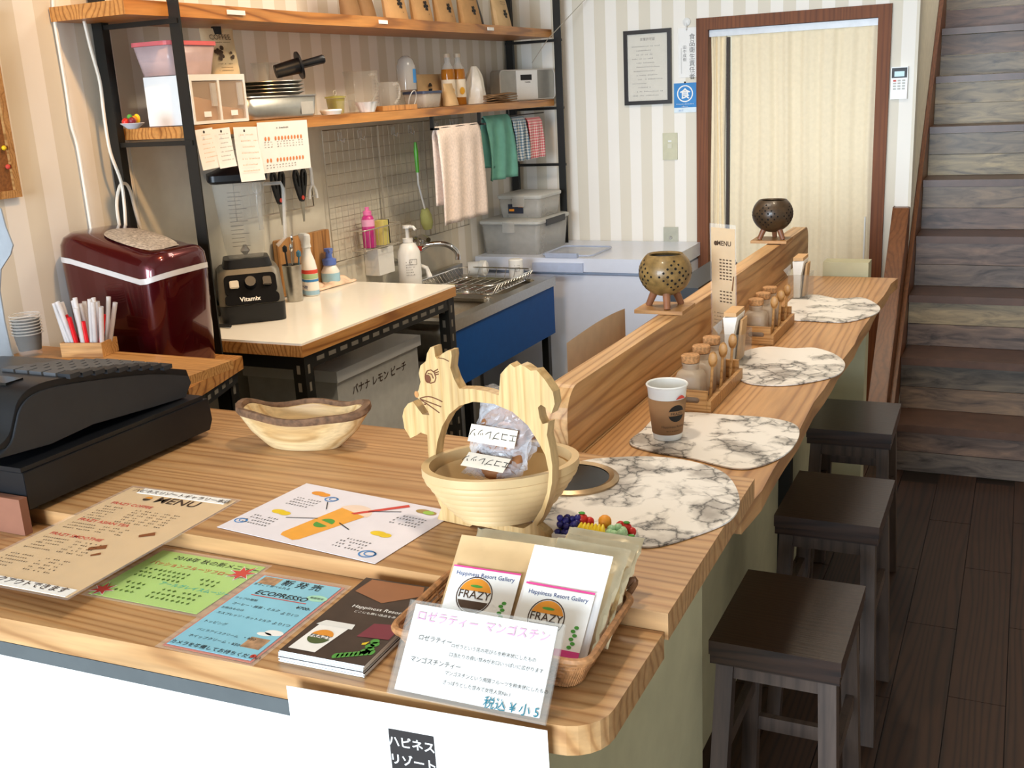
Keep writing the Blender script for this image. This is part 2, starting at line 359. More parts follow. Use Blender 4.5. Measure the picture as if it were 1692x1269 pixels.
# pleated curtain in the doorway
ct = thing('curtain', 'cream pleated curtain filling the brown wooden doorway', 'curtain', (0, YB + .02, 0))
def pleat(x0, x1, n, amp, nu):
    ph = [random.uniform(.6, 1.3) for _ in range(n + 2)]
    def f(u, v):
        k = u * n; a = amp * (.35 + .65 * (1 - v * .25)) * (ph[int(k)] * (1 - k % 1) + ph[int(k) + 1] * (k % 1))
        return (x0 + (x1 - x0) * u + .004 * math.sin(9 * v + 5 * u), a * math.sin(2 * PI * k) + .35 * a * math.sin(2 * PI * k * 2.3 + 2 * v), .05 + 1.69 * v)
    return grid(BM(), f, nu, 8)
CURT = pm('cream_curtain_fabric', '#F2E2C2', .8, var=.03, nscale=60)
obj('fabric', pleat(-1.195, -.58, 7, .008, 150), CURT, ct, smooth=True)
obj('side_fabric', pleat(-1.285, -1.215, 3, .008, 40), CURT, ct, smooth=True)
obj('edge_strip', box(-1.212, -1.2, -.012, .012, .05, 1.73), pm('dark_curtain_edge', '#3A2C22', .6), ct)
obj('rail', box(-1.288, -.578, -.015, .02, 1.735, 1.763), pm('white_rail', '#D8DCE0', .35), ct)
obj('pull', box(-.606, -.6, -.02, -.012, .75, .95), WHITE, ct)

# ---- staircase
st = thing('staircase', 'steep staircase clad in weathered plank boards with brown nosings', 'stairs', (0, 4.27, 0))
TREAD = pm('brown_tread', '#5A4032', .35, nscale=18, var=.2)
for k in range(9):
    z1 = .2 + .219 * k; y = .21 * k; z0 = z1 - .219 if k else 0
    obj('tread', box(-.398, .6, y - .018, y + .215, z1 - .03, z1), TREAD, st, bevel=.004)
    h = (z1 - .032 - z0) / 2
    for j in range(2): obj('riser_plank', box(-.398, .6, y + .004 + .001 * j, y + .02, z0 + j * h + .0012, z0 + (j + 1) * h - .0008), RUSTIC, st, bevel=.0012)
M = Matrix(((0, 0, 1, 0), (1, 0, 0, 0), (0, 1, 0, 0), (0, 0, 0, 1)))  # (a,b,h) -> (h,a,b)
sl = .219 / .21
obj('stringer', prism(BM(), [(-.05, 0), (-.05, .2), (2.6, .2 + sl * 2.75), (2.6, sl * 2.3)], -.418, -.40, M=M), BROWNW, st)
obj('handrail_board', prism(BM(), [(-.12, .10), (-.12, .27), (.47, .995), (.525, .995), (.525, .78)], -.485, -.42, M=M), BROWNW, st, bevel=.003)

# ================================================================== COUNTER AND BAR
ca = thing('counter', 'L-shaped service counter with thick cedar top boards and white front panel', 'counter')
z1, z2, z3 = .90, .925, .885
TH = .036
edge = [(-2.2, .822), (-1.21, .864), (-.41, .899)]
rc = [(-.41 + .05 * math.sin(a), .949 - .05 * math.cos(a)) for a in [PI / 2 * i / 6 for i in range(1, 7)]]
obj('front_board', prism(BM(), edge + rc + [(-.36, 1.128), (-2.2, 1.128)], z1 - TH, z1), COUNTER, ca, bevel=.003)
obj('back_board', prism(BM(), [(-2.2, 1.13), (-.355, 1.13), (-.359, 1.615), (-.69, 1.655), (-1.03, 1.68), (-2.2, 1.70)], z2 - TH, z2), COUNTER, ca, bevel=.003)
bm = BM()
pts = [(-.712, 1.56), (-.367, 1.56)]
for i in range(1, 20): pts.append((-.362 + .0025 * math.sin(i * 1.9) + .002 * math.sin(i * .7), 1.56 + 2.14 * i / 20))
pts += [(-.352, 3.70), (-.712, 3.70)]
obj('bar_board', prism(bm, pts, z3 - TH, z3 - .0005), BARW, ca, bevel=.004)
obj('rear_strip', box(-.80, -.7135, 1.70, 3.70, z3 - TH, z3 - .001), PARTW, ca, bevel=.002)
eo = lambda d, t: [(-2.2, .822 + d), (-1.21, .864 + d), (-.47, .8964 + d), (-.47, .8964 + d + t), (-1.21, .864 + d + t), (-2.2, .822 + d + t)]
obj('front_panel', prism(BM(), eo(.016, .03), 0, z1 - TH - .034), FRONTW, ca)
obj('shadow_gap', prism(BM(), eo(.022, .02), z1 - TH - .0335, z1 - TH - .0005), pm('gap_dark', '#1C1D20', .7), ca)
obj('metal_strip', prism(BM(), eo(.010, .011), z1 - TH - .030, z1 - TH - .0085), pm('zinc_strip', '#565A5A', .6), ca)
obj('side_panel', box(-.50, -.4702, .944, 1.70, 0, z1 - TH - .001), SAGE, ca)
obj('bar_panel', box(-.63, -.60, 1.70, 3.68, 0, z3 - TH - .001), SAGE, ca)
obj('kitchen_panel', box(-2.2, -.65, 1.6, 1.62, 0, z2 - TH - .001), SAGE, ca)
for yy in (3.02,):
    bm = BM(); bx(bm, -.60, -.565, yy, yy + .04, 0, z3 - TH - .002); bx(bm, -.565, -.42, yy, yy + .04, z3 - TH - .03, z3 - TH - .002); bx(bm, -.565, -.535, yy, yy + .04, .28, .33)
    obj('bracket', bm, BLACK, ca)
obj('end_post', box(-.60, -.45, 3.72, 3.80, 0, .93), SAGE, ca, bevel=.002)
# partition along the back of the bar
pts = [(1.695, z3 + .0005)]
R_ = .055
pts += [(1.695 + R_ - R_ * math.cos(a), 1.024 - R_ + R_ * math.sin(a)) for a in [PI / 2 * i / 8 for i in range(9)]]
pts += [(2.6, 1.012), (3.4, 1.010), (4.0, 1.005)] + [(4.05 + .05 * math.sin(a), .955 + .05 * math.cos(a)) for a in [PI / 2 * i / 5 for i in range(6)]] + [(4.10, .90), (3.72, .89), (3.70, z3 + .0005)]
pb = obj('partition_board', prism(BM(), pts, -.765, -.718, M=M), PARTW, None, bevel=.004)
tag(pb, 'long knotty cedar board standing upright along the back of the bar', 'board')
obj('foot_block', box(-.80, -.766, 1.70, 1.76, z3 + .001, .965), BROWNW, pb)

# white notice sheet with black sign on the counter front
n0 = pY(481, 1131, .868); n1 = pY(912, 1205, .888)
ns = thing('notice_sheet', 'large white notice sheet hanging down the counter front with black sign', 'sheet'); frame(ns, n0 + Vector((0, -.004, -.30)), n1 - n0, (0, 0, 1)); W = (n1 - n0).length
obj('paper', box(0, W, 0, .30, -.0006, 0), WHITEP, ns)
sg0 = pY(642, 1203, .872); sg1 = pY(718, 1214, .878)
inv = ns.matrix_world.inverted(); a0 = inv @ sg0; a1 = inv @ sg1
obj('black_sign', box(a0.x, a1.x, a0.y - .12, a0.y, .0002, .001), pm('black_sign_paper', '#2A2422', .6), ns)
bm = BM()
for i, t in enumerate(('ハピネス', 'リゾート', 'ギャラリー')): textmesh(bm, t, (a0.x + a1.x) / 2, a0.y - .020 - i * .023, .0148 if i < 2 else .012, .0014, 'CENTER', .02)
obj('lettering', bm, WHITEP, ns)

# ================================================================== SHELF RACK
sr = thing('shelf_rack', 'black steel rack with two thick pine shelves on the striped wall', 'shelf')
for (x, y, zb) in ((-2.24, 2.19, 0), (-1.985, 2.20, 0), (-2.24, 4.72, .836), (-1.985, 4.70, .836)):
    bm = BM(); bx(bm, x, x + .035, y, y + .005, zb, 2.3); bx(bm, x, x + .005, y + .005, y + .035, zb, 2.3)
    if x < -2.1: bx(bm, x + .005, x + .03, y + .005, y + .03, zb, 2.3)
    obj('post', bm, BLACK, sr)
def shelf_board(y0, y1, zt, zb, lab):
    pts = [(-2.245, y0), (-1.99, y0 - .005)] + [(-1.987 + .006 * math.sin(i * 1.3), y0 + (y1 - y0) * i / 14) for i in range(1, 14)] + [(-1.99, y1), (-2.245, y1)]
    return obj('shelf_board', prism(BM(), pts, zb, zt), SHELFW, sr, bevel=.003)
up = shelf_board(2.063, 4.69, 1.812, 1.777, '')
lo = shelf_board(2.225, 4.69, 1.505, 1.475, '')
for y in (2.195, 4.715):
    for zt in (1.771, 1.469, 1.21):
        if zt == 1.21 and y < 3: continue
        obj('crossbar', box(-2.24, -1.955, y, y + .012, zt - .012, zt), BLACK, sr)
for px in (396, 635, 812):
    a = pX(px, 22 if px < 500 else 38, -1.975)
    obj('shelf_label', box(-1.982, -1.9795, a.y - .045 if px < 500 else a.y - .025, a.y + .03, 1.79, 1.802), WHITEP, up)

# ================================================================== KITCHEN FURNITURE
PZ = .92
pt = thing('prep_table', 'worktable with glossy white top, pine edging and black slotted steel legs', 'table')
X0, X1, Y0, Y1 = XW + .01, -1.733, 2.27, 3.155
obj('white_top', box(X0, X1 - .002, Y0 + .002, Y1, PZ - .006, PZ), pm('white_melamine', '#F3EFE4', .14, var=.01), pt, bevel=.001)
obj('edge_board', box(X0, X1, Y0, Y1, PZ - .038, PZ - .0062), EDGEW, pt, bevel=.002)
SLOT = pm('slot_grey', '#6E675C', .7)  # warm grey slots, lighter than the black steel
for (x, y) in ((X1 - .045, Y0 + .01), (X1 - .045, Y1 - .05), (X0 + .01, Y0 + .01), (X0 + .01, Y1 - .05)):
    bm = BM(); bx(bm, x, x + .04, y, y + .003, 0, PZ - .038); bx(bm, x + .037, x + .04, y + .003, y + .04, 0, PZ - .038)
    lg = obj('leg', bm, BLACK, pt)
    bm = BM()
    for k in range(16): bx(bm, x + .0398, x + .0405, y + .014, y + .024, PZ - .09 - k * .05, PZ - .065 - k * .05)
    for k in range(16): bx(bm, x + .013, x + .024, y - .0005, y + .0002, PZ - .09 - k * .05, PZ - .065 - k * .05)
    obj('slots', bm, SLOT, lg, kind='stuff')
for x, yA, yB, vert in ((X1 - .006, Y0 + .05, Y1 - .05, 1),):
    r = obj('rail', box(x - .03, x, yA, yB, PZ - .078, PZ - .039), BLACK, pt)
    bm = BM()
    for k in range(13): bx(bm, x - .0003, x + .0006, yA + .02 + k * .058, yA + .055 + k * .058, PZ - .064, PZ - .052)
    obj('slots', bm, SLOT, r, kind='stuff')
r = obj('rail', box(X0, X1 - .01, Y0 + .012, Y0 + .04, PZ - .078, PZ - .039), BLACK, pt)

# low table carrying the ice maker
IZ = .90
it = thing('side_table', 'small wooden-topped table on black slotted legs under the red ice maker', 'table')
c = [(-2.235, 1.87), (-1.775, 1.87), (-1.868, 2.185), (-2.235, 2.185)]
obj('tabletop', prism(BM(), c, IZ - .035, IZ), EDGEW, it, bevel=.003)
for (x, y) in ((-1.84, 1.93), (-1.92, 2.14), (-2.2, 2.14), (-2.2, 1.93)):
    bm = BM(); bx(bm, x, x + .035, y, y + .003, 0, IZ - .035); bx(bm, x + .032, x + .035, y, y + .035, 0, IZ - .035)
    lg = obj('leg', bm, BLACK, it); bm = BM()
    for k in range(14): bx(bm, x + .0348, x + .0355, y + .012, y + .022, IZ - .1 - k * .05, IZ - .075 - k * .05)
    obj('slots', bm, SLOT, lg, kind='stuff')
r = obj('rail', prism(BM(), [(-1.80, 1.90), (-1.785, 1.9), (-1.88, 2.17), (-1.895, 2.17)], IZ - .07, IZ - .036), BLACK, it)
bm = BM()
for k in range(5):
    t = .1 + k * .18; x = -1.785 - .095 * t; y = 1.9 + .27 * t
    bx(bm, -.0004, .0006, -.012, .012, IZ - .058, IZ - .047, M=Matrix.Translation((x, y, 0)) @ Matrix.Rotation(math.radians(19), 4, 'Z'))
obj('slots', bm, SLOT, r, kind='stuff')

# red ice maker
im = thing('ice_maker', 'metallic dark red countertop ice maker with white band and viewing window', 'ice maker', (-2.062, 2.045, IZ + .001), math.radians(3)); im.scale = (1, 1, 1.1)
L_, W_ = .345, .225
def imring(z, k=1.0, dz=None):
    p = rrect(L_ * k, W_ * k, .065 * k, 6)
    return [Vector((x, y, z + (dz(x, y) if dz else 0))) for x, y in p]
slope = lambda x, y: -.052 * min(1, max(0, (x + .12) / .24)) ** 1.3 * (1 - .35 * max(0, (x - .10) / .07))
obj('body', ringloft(BM(), [imring(0, .93), imring(.006, .95), imring(.26, 1.0, slope)]), RED, im, smooth=True)
obj('band', ringloft(BM(), [imring(.2605, 1.005, slope), imring(.273, 1.005, slope)]), pm('silver_band', '#D8D4D2', .3, .2), im, smooth=True)
lid = obj('lid', ringloft(BM(), [imring(.2735, 1.0, slope), imring(.30, .985, slope), imring(.316, .93, slope), imring(.326, .82, slope), imring(.330, .6, slope), imring(.3315, .35, slope), imring(.332, .1, slope), imring(.332, .01, slope)]), RED, im, smooth=True)
wpts = [(-.03, .062), (.04, .075), (.10, .055), (.135, .0), (.10, -.055), (.04, -.075), (-.03, -.062), (-.06, 0)]
wp = smooth2(wpts, 4)
wring_ = lambda k: [Vector((.035 + (p.x - .035) * k, p.y * k, .3335 + slope(.035 + (p.x - .035) * k, p.y * k) - .013 * max(0, math.hypot((.035 + (p.x - .035) * k) / .172, p.y * k / .112) - .55) ** 1.2 * 1.6)) for p in wp]
wo = obj('window', ringloft(BM(), [wring_(1.0), wring_(.75), wring_(.5), wring_(.25), wring_(.02)]), pm('ice_view_window', '#A6A09A', .35, 0, var=.5, nscale=150, bmp=.6), lid, smooth=True)

# white lidded bin below the worktable
bi = thing('lidded_bin', 'pale grey bin with flat white lid under the worktable', 'bin', (-1.985, 2.78, 0))
obj('body', box(-.17, .165, -.245, .235, 0, .735), pm('bin_grey', '#C9C7C0', .45), bi, bevel=.012)
obj('lid', box(-.18, .175, -.255, .245, .735, .77), WHITE, bi, bevel=.012)
bm = BM(); textmesh(bm, 'バナナ レモン ピーチ', -.17, .675, .034, 0, bold=.01, M=Matrix.Translation((.1665, 0, 0)) @ Matrix(((0, 0, 1, 0), (1, 0, 0, 0), (0, 1, 0, 0), (0, 0, 0, 1))))
obj('lettering', bm, INKBR, bi)

# sink with blue front
SZ, SX, SY0, SY1 = .78, -1.77, 3.19, 4.10
sk = thing('sink', 'two-basin stainless sink with blue front panel and black legs', 'sink')
bA = rrect(.36, .36, .05, 5, -2.0, 3.42); bB = rrect(.36, .36, .05, 5, -2.0, 3.86)
obj('steel_top', prism(BM(), [(XW + .012, SY0), (SX, SY0), (SX, SY1), (XW + .012, SY1)], SZ - .012, SZ, holes=(bA, bB)), STEEL, sk)
for cy in (3.42, 3.86):
    r0 = [Vector((x, y, SZ - .004)) for x, y in rrect(.37, .37, .05, 5, -2.0, cy)]; r1 = [Vector((x, y, SZ - .17)) for x, y in rrect(.32, .32, .06, 5, -2.0, cy)]
    solid(obj('basin', ringloft(BM(), [r1, r0], cap=False), STEEL, sk, smooth=True), .002)
    obj('basin_floor', prism(BM(), rrect(.325, .325, .06, 5, -2.0, cy), SZ - .172, SZ - .17), STEEL, sk)
obj('front_rim', box(SX - .002, SX + .004, SY0, SY1, SZ - .035, SZ + .004), STEEL, sk, bevel=.002)
obj('blue_panel', box(SX - .012, SX - .001, SY0 + .01, SY1 - .012, SZ - .24, SZ - .036), BLUE, sk)
obj('blue_side', box(XW + .03, SX - .013, SY1 - .02, SY1 - .012, SZ - .24, SZ - .014), BLUE, sk)
for (x, y) in ((SX - .05, SY0 + .015), (SX - .05, SY1 - .05), (XW + .03, SY0 + .015), (XW + .03, SY1 - .05)):
    obj('leg', box(x, x + .03, y, y + .03, 0, SZ - .241), BLACK, sk)
obj('back_ledge', box(XW + .012, XW + .04, SY0, SY1, SZ + .0005, SZ + .05), STEEL, sk, bevel=.003)

# draining rack on the far basin
dk = thing('draining_rack', 'chrome wire draining rack set over the far sink basin', 'rack', (-2.0, 3.825, SZ + .002))
bm = BM(); tube(bm, [(x, y, .045) for x, y in rrect(.36, .40, .06, 5)], .003, 6, True); tube(bm, [(x, y, .005) for x, y in rrect(.31, .35, .05, 5)], .0025, 6, True)
obj('rim', bm, CHROME, dk, smooth=True)
bm = BM()
for k in range(13):
    y = -.165 + k * .0275; tube(bm, [(-.178, y, .045), (-.15, y, .003), (.15, y, .003), (.178, y, .045)], .0014, 5)
for k in range(7):
    x = -.13 + k * .043; tube(bm, [(x, -.198, .045), (x, -.17, .003), (x, .17, .003), (x, .198, .045)], .0014, 5)
obj('wires', bm, CHROME, dk, smooth=True)

# chest freezer
FZ = .834
fz = thing('chest_freezer', 'white chest freezer with grey-edged lid along the back wall', 'freezer')
obj('body', box(XW + .02, -1.335, 4.275, 4.79, .03, FZ - .075), FREEZ, fz, bevel=.012)
obj('gasket', box(XW + .03, -1.345, 4.285, 4.785, FZ - .074, FZ - .06), pm('freezer_gasket', '#AEB6C6', .6), fz)
ld = obj('lid', box(XW + .02, -1.325, 4.262, 4.795, FZ - .059, FZ), FREEZ, fz, bevel=.012)
obj('handle', box(-1.94, -1.70, 4.248, 4.262, FZ - .06, FZ - .02), pm('freezer_handle', '#B9C6E2', .35), ld, bevel=.008)
obj('foot', box(XW + .1, -1.45, 4.32, 4.75, 0, .03), BLKP, fz)

# ================================================================== THINGS ON THE WORKTABLE
def at_table(px, py, z=PZ): return pz(px, py, z)
b0 = at_table(425, 530)
bl = thing('blender', 'countertop blender with grey and black base and tall clear jar', 'blender', (b0.x - .055, b0.y + .05, PZ + .001), math.radians(42)); bl.scale = (1.22, 1.22, 1.22)
# local: front faces -y
def bring(w, d, z, yo=0): return [Vector((x, y + yo, z)) for x, y in rrect(w, d, .02, 4)]
bs = obj('base', ringloft(BM(), [bring(.155, .17, 0), bring(.158, .175, .045)]), BLKP, bl, smooth=True)
obj('housing', ringloft(BM(), [bring(.158, .175, .046), bring(.156, .172, .055), bring(.150, .13, .12, .018), bring(.135, .12, .128, .018)]), pm('grey_housing', '#6A665C', .45, .2), bl, smooth=True)
fm = Matrix.Translation((0, -.0895, .05)) @ Matrix.Rotation(math.radians(61), 4, 'X')
MBLK = pm('matte_black', '#0E0E10', .75, spec=.15)
fp = obj('control_panel', prism(BM(), rrect(.125, .052, .012, 4, 0, .048), .001, .0055, M=fm), MBLK, bl)
obj('logo_panel', prism(BM(), rrect(.13, .026, .01, 4, 0, .010), .001, .0058, M=fm), MBLK, bl)
bm = BM(); lathe(bm, [(.016, 0), (.013, .014)], (0, 0, 0), 14, M=fm @ Matrix.Translation((0, .05, .0056))); obj('dial', bm, BLKP, fp, smooth=True)
obj('switch', bx(BM(), -.05, -.028, .038, .058, .0056, .012, M=fm), pm('cream_switch', '#D8D2C4', .5), fp, bevel=.002)
obj('switch', bx(BM(), .03, .05, .04, .062, .0056, .013, M=fm), BLKP, fp, bevel=.002)
bm = BM(); textmesh(bm, 'Vitamix', -.03, .004, .016, .0062, M=fm, bold=.02); obj('lettering', bm, WHITEP, bl)
obj('jar_seat', ringloft(BM(), [bring(.12, .11, .129, .018), bring(.11, .10, .15, .018)]), BLKP, bl, smooth=True)
def jring(w, z, yo=.018): return [Vector((x, y + yo, z)) for x, y in rrect(w, w, .018, 4)]
jar = obj('jar', ringloft(BM(), [jring(.085, .152), jring(.095, .17), jring(.125, .335)]), pm('clear_jar', '#C9C9C2', .1, alpha=.25, var=0), bl, smooth=True)
bm = BM()
for k in range(14): bx(bm, -.03, .0 if k % 3 else .012, -.0515 - k * .00095, -.0512 - k * .00095, .185 + k * .01, .1862 + k * .01)
obj('graduations', bm, INKGR, jar)
bm = BM(); tube(bm, [(.062, .018, .325), (.105, .018, .325), (.11, .018, .31), (.102, .018, .19), (.08, .018, .17)], .005, 8); obj('handle', bm, CLEAR2, jar, smooth=True)
obj('lid', ringloft(BM(), [jring(.13, .336), jring(.142, .342), jring(.142, .356), jring(.11, .362), jring(.07, .372)]), BLKP, bl, smooth=True)
bm = BM(); lathe(bm, [(.004, 0), (.012, .01), (.004, .025)], (0, .018, .155), 8); obj('blade', bm, CHROME, jar)
bm = BM(); tube(bm, smooth2([(-.08, .05, .03), (-.10, .03, .06), (-.115, 0, .03), (-.11, -.06, .006), (-.06, -.12, .005)], 4, False), .004, 6); obj('power_cord', bm, BLKP, bl, smooth=True)

p = at_table(440, 470)
dj = thing('blender_cup', 'dark-topped clear spare blender jar behind the grey blender', 'jar', (p.x + .06, p.y - .06, PZ + .001))
bm = BM(); lathe(bm, [(.052, 0), (.06, .10), (.062, .14)], seg=20); obj('jar', bm, pm('smoky_plastic', '#6A6A66', .15, alpha=.4, var=0), dj, smooth=True)
bm = BM(); lathe(bm, [(.066, .141), (.066, .165), (.05, .19), (.03, .197), (.028, .21), (.0001, .212)], seg=20); obj('lid', bm, BLKP, dj, smooth=True)

p = at_table(488, 497)
sc = thing('steel_cup', 'tall brushed steel tumbler holding utensils beside the spray bottle', 'cup', (p.x, p.y, PZ + .001))
bm = BM(); lathe(bm, [(.026, 0), (.0315, .118), (.034, .120), (.030, .1195), (.025, .004)], seg=24, cap=False); bm.faces.new([v for v in bm.verts][:24]); obj('body', bm, STEEL, sc, smooth=True)
UT = [((-.01, .0, .01), (-.028, .01, .165), .003, DARKP, 'dark plastic measuring spoon handle in steel tumbler'), ((.008, -.008, .01), (.02, -.02, .175), .0022, CHROME, 'thin steel rod utensil standing in steel tumbler'), ((.0, .01, .01), (.0, .016, .20), .0015, CHROME, 'longest thin wire utensil standing in steel tumbler'), ((.01, .008, .01), (.024, .012, .15), .003, pm('teal_handle', '#3C6A86', .4), 'short blue handled utensil standing in steel tumbler')]
for a, b, r, mt, lb in UT:
    bm = BM(); A = Vector(a) + sc.location; Bv = Vector(b) + sc.location; tube(bm, [A, A.lerp(Bv, .6), Bv], r, 6)
    lathe(bm, [(.001, 0), (r * 2.6, .006), (r * 2.6, .02), (.001, .026)], Bv - Vector((0, 0, .01)), 8)
    tag(obj('utensil', bm, mt, smooth=True), lb, 'utensil', 'utensils in the steel tumbler')

p = at_table(514, 487)
sp = thing('spray_bottle', 'white trigger spray bottle with red and blue label', 'bottle', (p.x, p.y, PZ + .001), math.radians(-35))
bm = BM(); ringloft(bm, [[Vector((x, y, z)) for x, y in rrect(w, d, min(w, d) * .45, 4)] for w, d, z in ((.075, .045, 0), (.078, .048, .01), (.078, .048, .085), (.06, .042, .115), (.028, .028, .145), (.026, .026, .16))])
sb = obj('body', bm, WHITE, sp, smooth=True)
bm = BM(); ringloft(bm, [[Vector((x, y, z)) for x, y in rrect(w, d, .008, 3, xo, 0)] for w, d, z, xo in ((.03, .03, .161, 0), (.026, .026, .175, 0), (.06, .024, .19, -.008), (.07, .022, .202, -.012), (.05, .016, .206, -.006))])
tr = obj('trigger_head', bm, WHITE, sp, smooth=True); bm = BM(); tube(bm, [(-.035, 0, .188), (-.04, 0, .17), (-.032, 0, .155)], .004, 6); obj('trigger', bm, WHITE, tr, smooth=True)
for za_, zb_, cm in ((.075, .088, INKRED), (.058, .074, pm('label_green', '#A9C79A', .6)), (.048, .056, INKBL), (.02, .046, WHITEP), (.004, .018, pm('label_pale_blue', '#9CC4DE', .6))):
    bm = BM(); ringloft(bm, [[Vector((x, y, z)) for x, y in rrect(.0785, .0485, .0485 * .45, 4)] for z in (za_, zb_)], cap=False); obj('label_band', bm, cm, sb, smooth=True)
bm = BM(); textmesh(bm, 'アルコール除菌', 0, .026, .0135, .0, 'CENTER', .03, M=Matrix.Translation((0, -.0248, 0)) @ Matrix.Rotation(PI / 2, 4, 'X')); obj('lettering', bm, pm('navy_ink', '#1E3A78', .6), sb)

p = pX(545, 440, -2.215)
cb = obj('cutting_board', prism(BM(), rrect(.30, .19, .006, 2), 0, .018, M=Matrix.Translation((XW + .016, 2.98, PZ + .097)) @ Matrix(((0, 0, 1, 0), (1, 0, 0, 0), (0, 1, 0, 0), (0, 0, 0, 1)))), CUTW, bevel=.003)
tag(cb, 'rectangular pine cutting board standing against the wall behind the spray bottle', 'cutting board')

p = at_table(596, 462)
fb = thing('foam_pump_bottle', 'small white foam soap bottle with blue pump top', 'bottle', (XW + .062, p.y - .12, PZ + .001))
bm = BM(); lathe(bm, [(.03, 0), (.034, .01), (.034, .05), (.024, .068), (.02, .072)], seg=20, sx=1, sy=.85); bd = obj('body', bm, WHITE, fb, smooth=True)
BLUEP = pm('blue_pump', '#5B78C8', .35)
bm = BM(); lathe(bm, [(.024, .073), (.025, .092), (.012, .097), (.010, .118), (.016, .12), (.016, .13), (.0001, .132)], seg=18); obj('pump', bm, BLUEP, fb, smooth=True)
bm = BM(); tube(bm, [(0, 0, .125), (.02, -.02, .125), (.032, -.03, .12)], .006, 8); obj('nozzle', bm, BLUEP, fb, smooth=True)
bm = BM(); lathe(bm, [(.0345, .015), (.0345, .045)], seg=20, sy=.85, cap=False); obj('label', bm, pm('label_aqua', '#9CC8E0', .5), bd, smooth=True)

p = at_table(570, 468)
bm = grid(BM(), lambda u, v: Vector((p.x - .03 + .09 * (u - .5) + .02 * (v - .5), p.y - .06 + .20 * (v - .5), PZ + .004 + .018 * abs(math.sin(3.1 * u + 4 * v)) * (1 - abs(2 * u - 1) ** 3))), 16, 24)
dc = solid(obj('dish_cloth', bm, pm('dotted_cloth', '#E6C9B0', .9, var=.25, nscale=24), smooth=True), .004); tag(dc, 'crumpled pale pink dotted dish cloth on the worktable edge', 'cloth')

# ================================================================== SINK FITTINGS
p = pX(675, 400, XW + .12)
sp = thing('soap_dispenser', 'tall white pump soap dispenser behind the sink tap', 'bottle', (XW + .105, 3.545, SZ + .052))
bm = BM(); lathe(bm, [(.042, 0), (.045, .012), (.045, .135), (.03, .165), (.018, .172)], seg=24); bd = obj('body', bm, WHITE, sp, smooth=True)
bm = BM(); lathe(bm, [(.02, .173), (.02, .188), (.008, .19), (.007, .225), (.018, .228), (.018, .238), (.0001, .24)], seg=16); obj('pump', bm, WHITE, sp, smooth=True)
bm = BM(); tube(bm, [(0, 0, .233), (.035, -.01, .233), (.045, -.012, .222)], .006, 8); obj('nozzle', bm, WHITE, sp, smooth=True)
bm = BM()
Ml = Matrix.Rotation(math.radians(40), 4, 'Z') @ Matrix.Translation((0, -.0462, 0)) @ Matrix.Rotation(PI / 2, 4, 'X')
for k in range(6): smallprint(bm, -.022, .05 + k * .01, .035 - .004 * (k % 3), .005, 0)
bx(bm, -.006, .022, .11, .1115, 0, .0003); bx(bm, -.006, .022, .09, .0915, 0, .0003); bx(bm, -.006, -.0045, .09, .11, 0, .0003); bx(bm, .0205, .022, .09, .11, 0, .0003)
bmesh.ops.transform(bm, matrix=Ml, verts=bm.verts); obj('label_print', bm, INKGR, bd)

fc = thing('wall_tap', 'chrome twin-inlet wall mixer tap with lever and curved spout', 'tap', (XW + .01, 3.72, .945))
bm = BM(); tube(bm, [(.055, -.16, -.02), (.055, .03, .02)], .016, 12); tube(bm, [(.0, -.17, -.02), (.055, -.17, -.02)], .015, 10); tube(bm, [(0, .04, .02), (.055, .04, .02)], .015, 10)
lathe(bm, [(.028, 0), (.03, .008), (.018, .018)], M=Matrix.Translation((0, -.17, -.02)) @ Matrix.Rotation(PI / 2, 4, 'Y'), seg=16); lathe(bm, [(.03, 0), (.032, .008), (.018, .02)], M=Matrix.Translation((0, .04, .02)) @ Matrix.Rotation(PI / 2, 4, 'Y'), seg=16)
obj('mixer_body', bm, CHROME, fc, smooth=True)
bm = BM(); tube(bm, smooth2([(.06, -.06, 0), (.10, -.05, .03), (.17, -.02, .03), (.21, 0, .0), (.215, .0, -.035)], 5, False), .011, 10); obj('spout', bm, CHROME, fc, smooth=True)
bm = BM(); tube(bm, smooth2([(.055, -.02, .02), (.06, -.02, .05), (.09, -.06, .065), (.15, -.11, .06)], 4, False), [.014] * 5 + [.010] * 8, 10); obj('lever', bm, CHROME, fc, smooth=True)
obj('red_tag', box(.07, .10, -.11, -.08, .012, .03), INKRED, fc, bevel=.003)
bm = BM(); tube(bm, [(.09, -.13, -.03), (.14, -.12, -.05), (.15, -.12, -.085)], [.008, .008, .012], 8); obj('outlet', bm, WHITE, fc, smooth=True)

vb = obj('valve_box', box(XW + .008, XW + .07, 3.38, 3.49, .90, 1.0), WHITE, bevel=.006); tag(vb, 'white square pipe cover box on the wall beside the tap', 'box')
bm = BM(); lathe(bm, [(.055, 0), (.058, .006), (.02, .014), (.012, .022), (.0001, .023)], (XW + .13, 3.245, SZ + .001), 20); tag(obj('sink_plug_lid', bm, BLKP, smooth=True), 'flat black round lid lying between worktable and sink', 'lid')
p = pz(800, 458, SZ + .002)
pw = thing('white_cylinder_bottle', 'small white cylindrical bottle at the freezer end of the sink', 'bottle', (-1.93, 4.06, SZ + .002))
bm = BM(); lathe(bm, [(.03, 0), (.031, .004), (.031, .075), (.027, .079), (.0001, .08)], seg=20); bd = obj('body', bm, WHITE, pw, smooth=True)
bm = BM(); [smallprint(bm, -.015, .03 + k * .008, .03, .004, 0) for k in range(4)]; bmesh.ops.transform(bm, matrix=Matrix.Rotation(.7, 4, 'Z') @ Matrix.Translation((0, -.0313, 0)) @ Matrix.Rotation(PI / 2, 4, 'X'), verts=bm.verts); obj('label_print', bm, INKGR, bd)
pw = thing('white_pipe_elbow', 'white plastic pipe elbow beside the small cylindrical bottle', 'pipe', (-2.10, 4.065, SZ + .002))
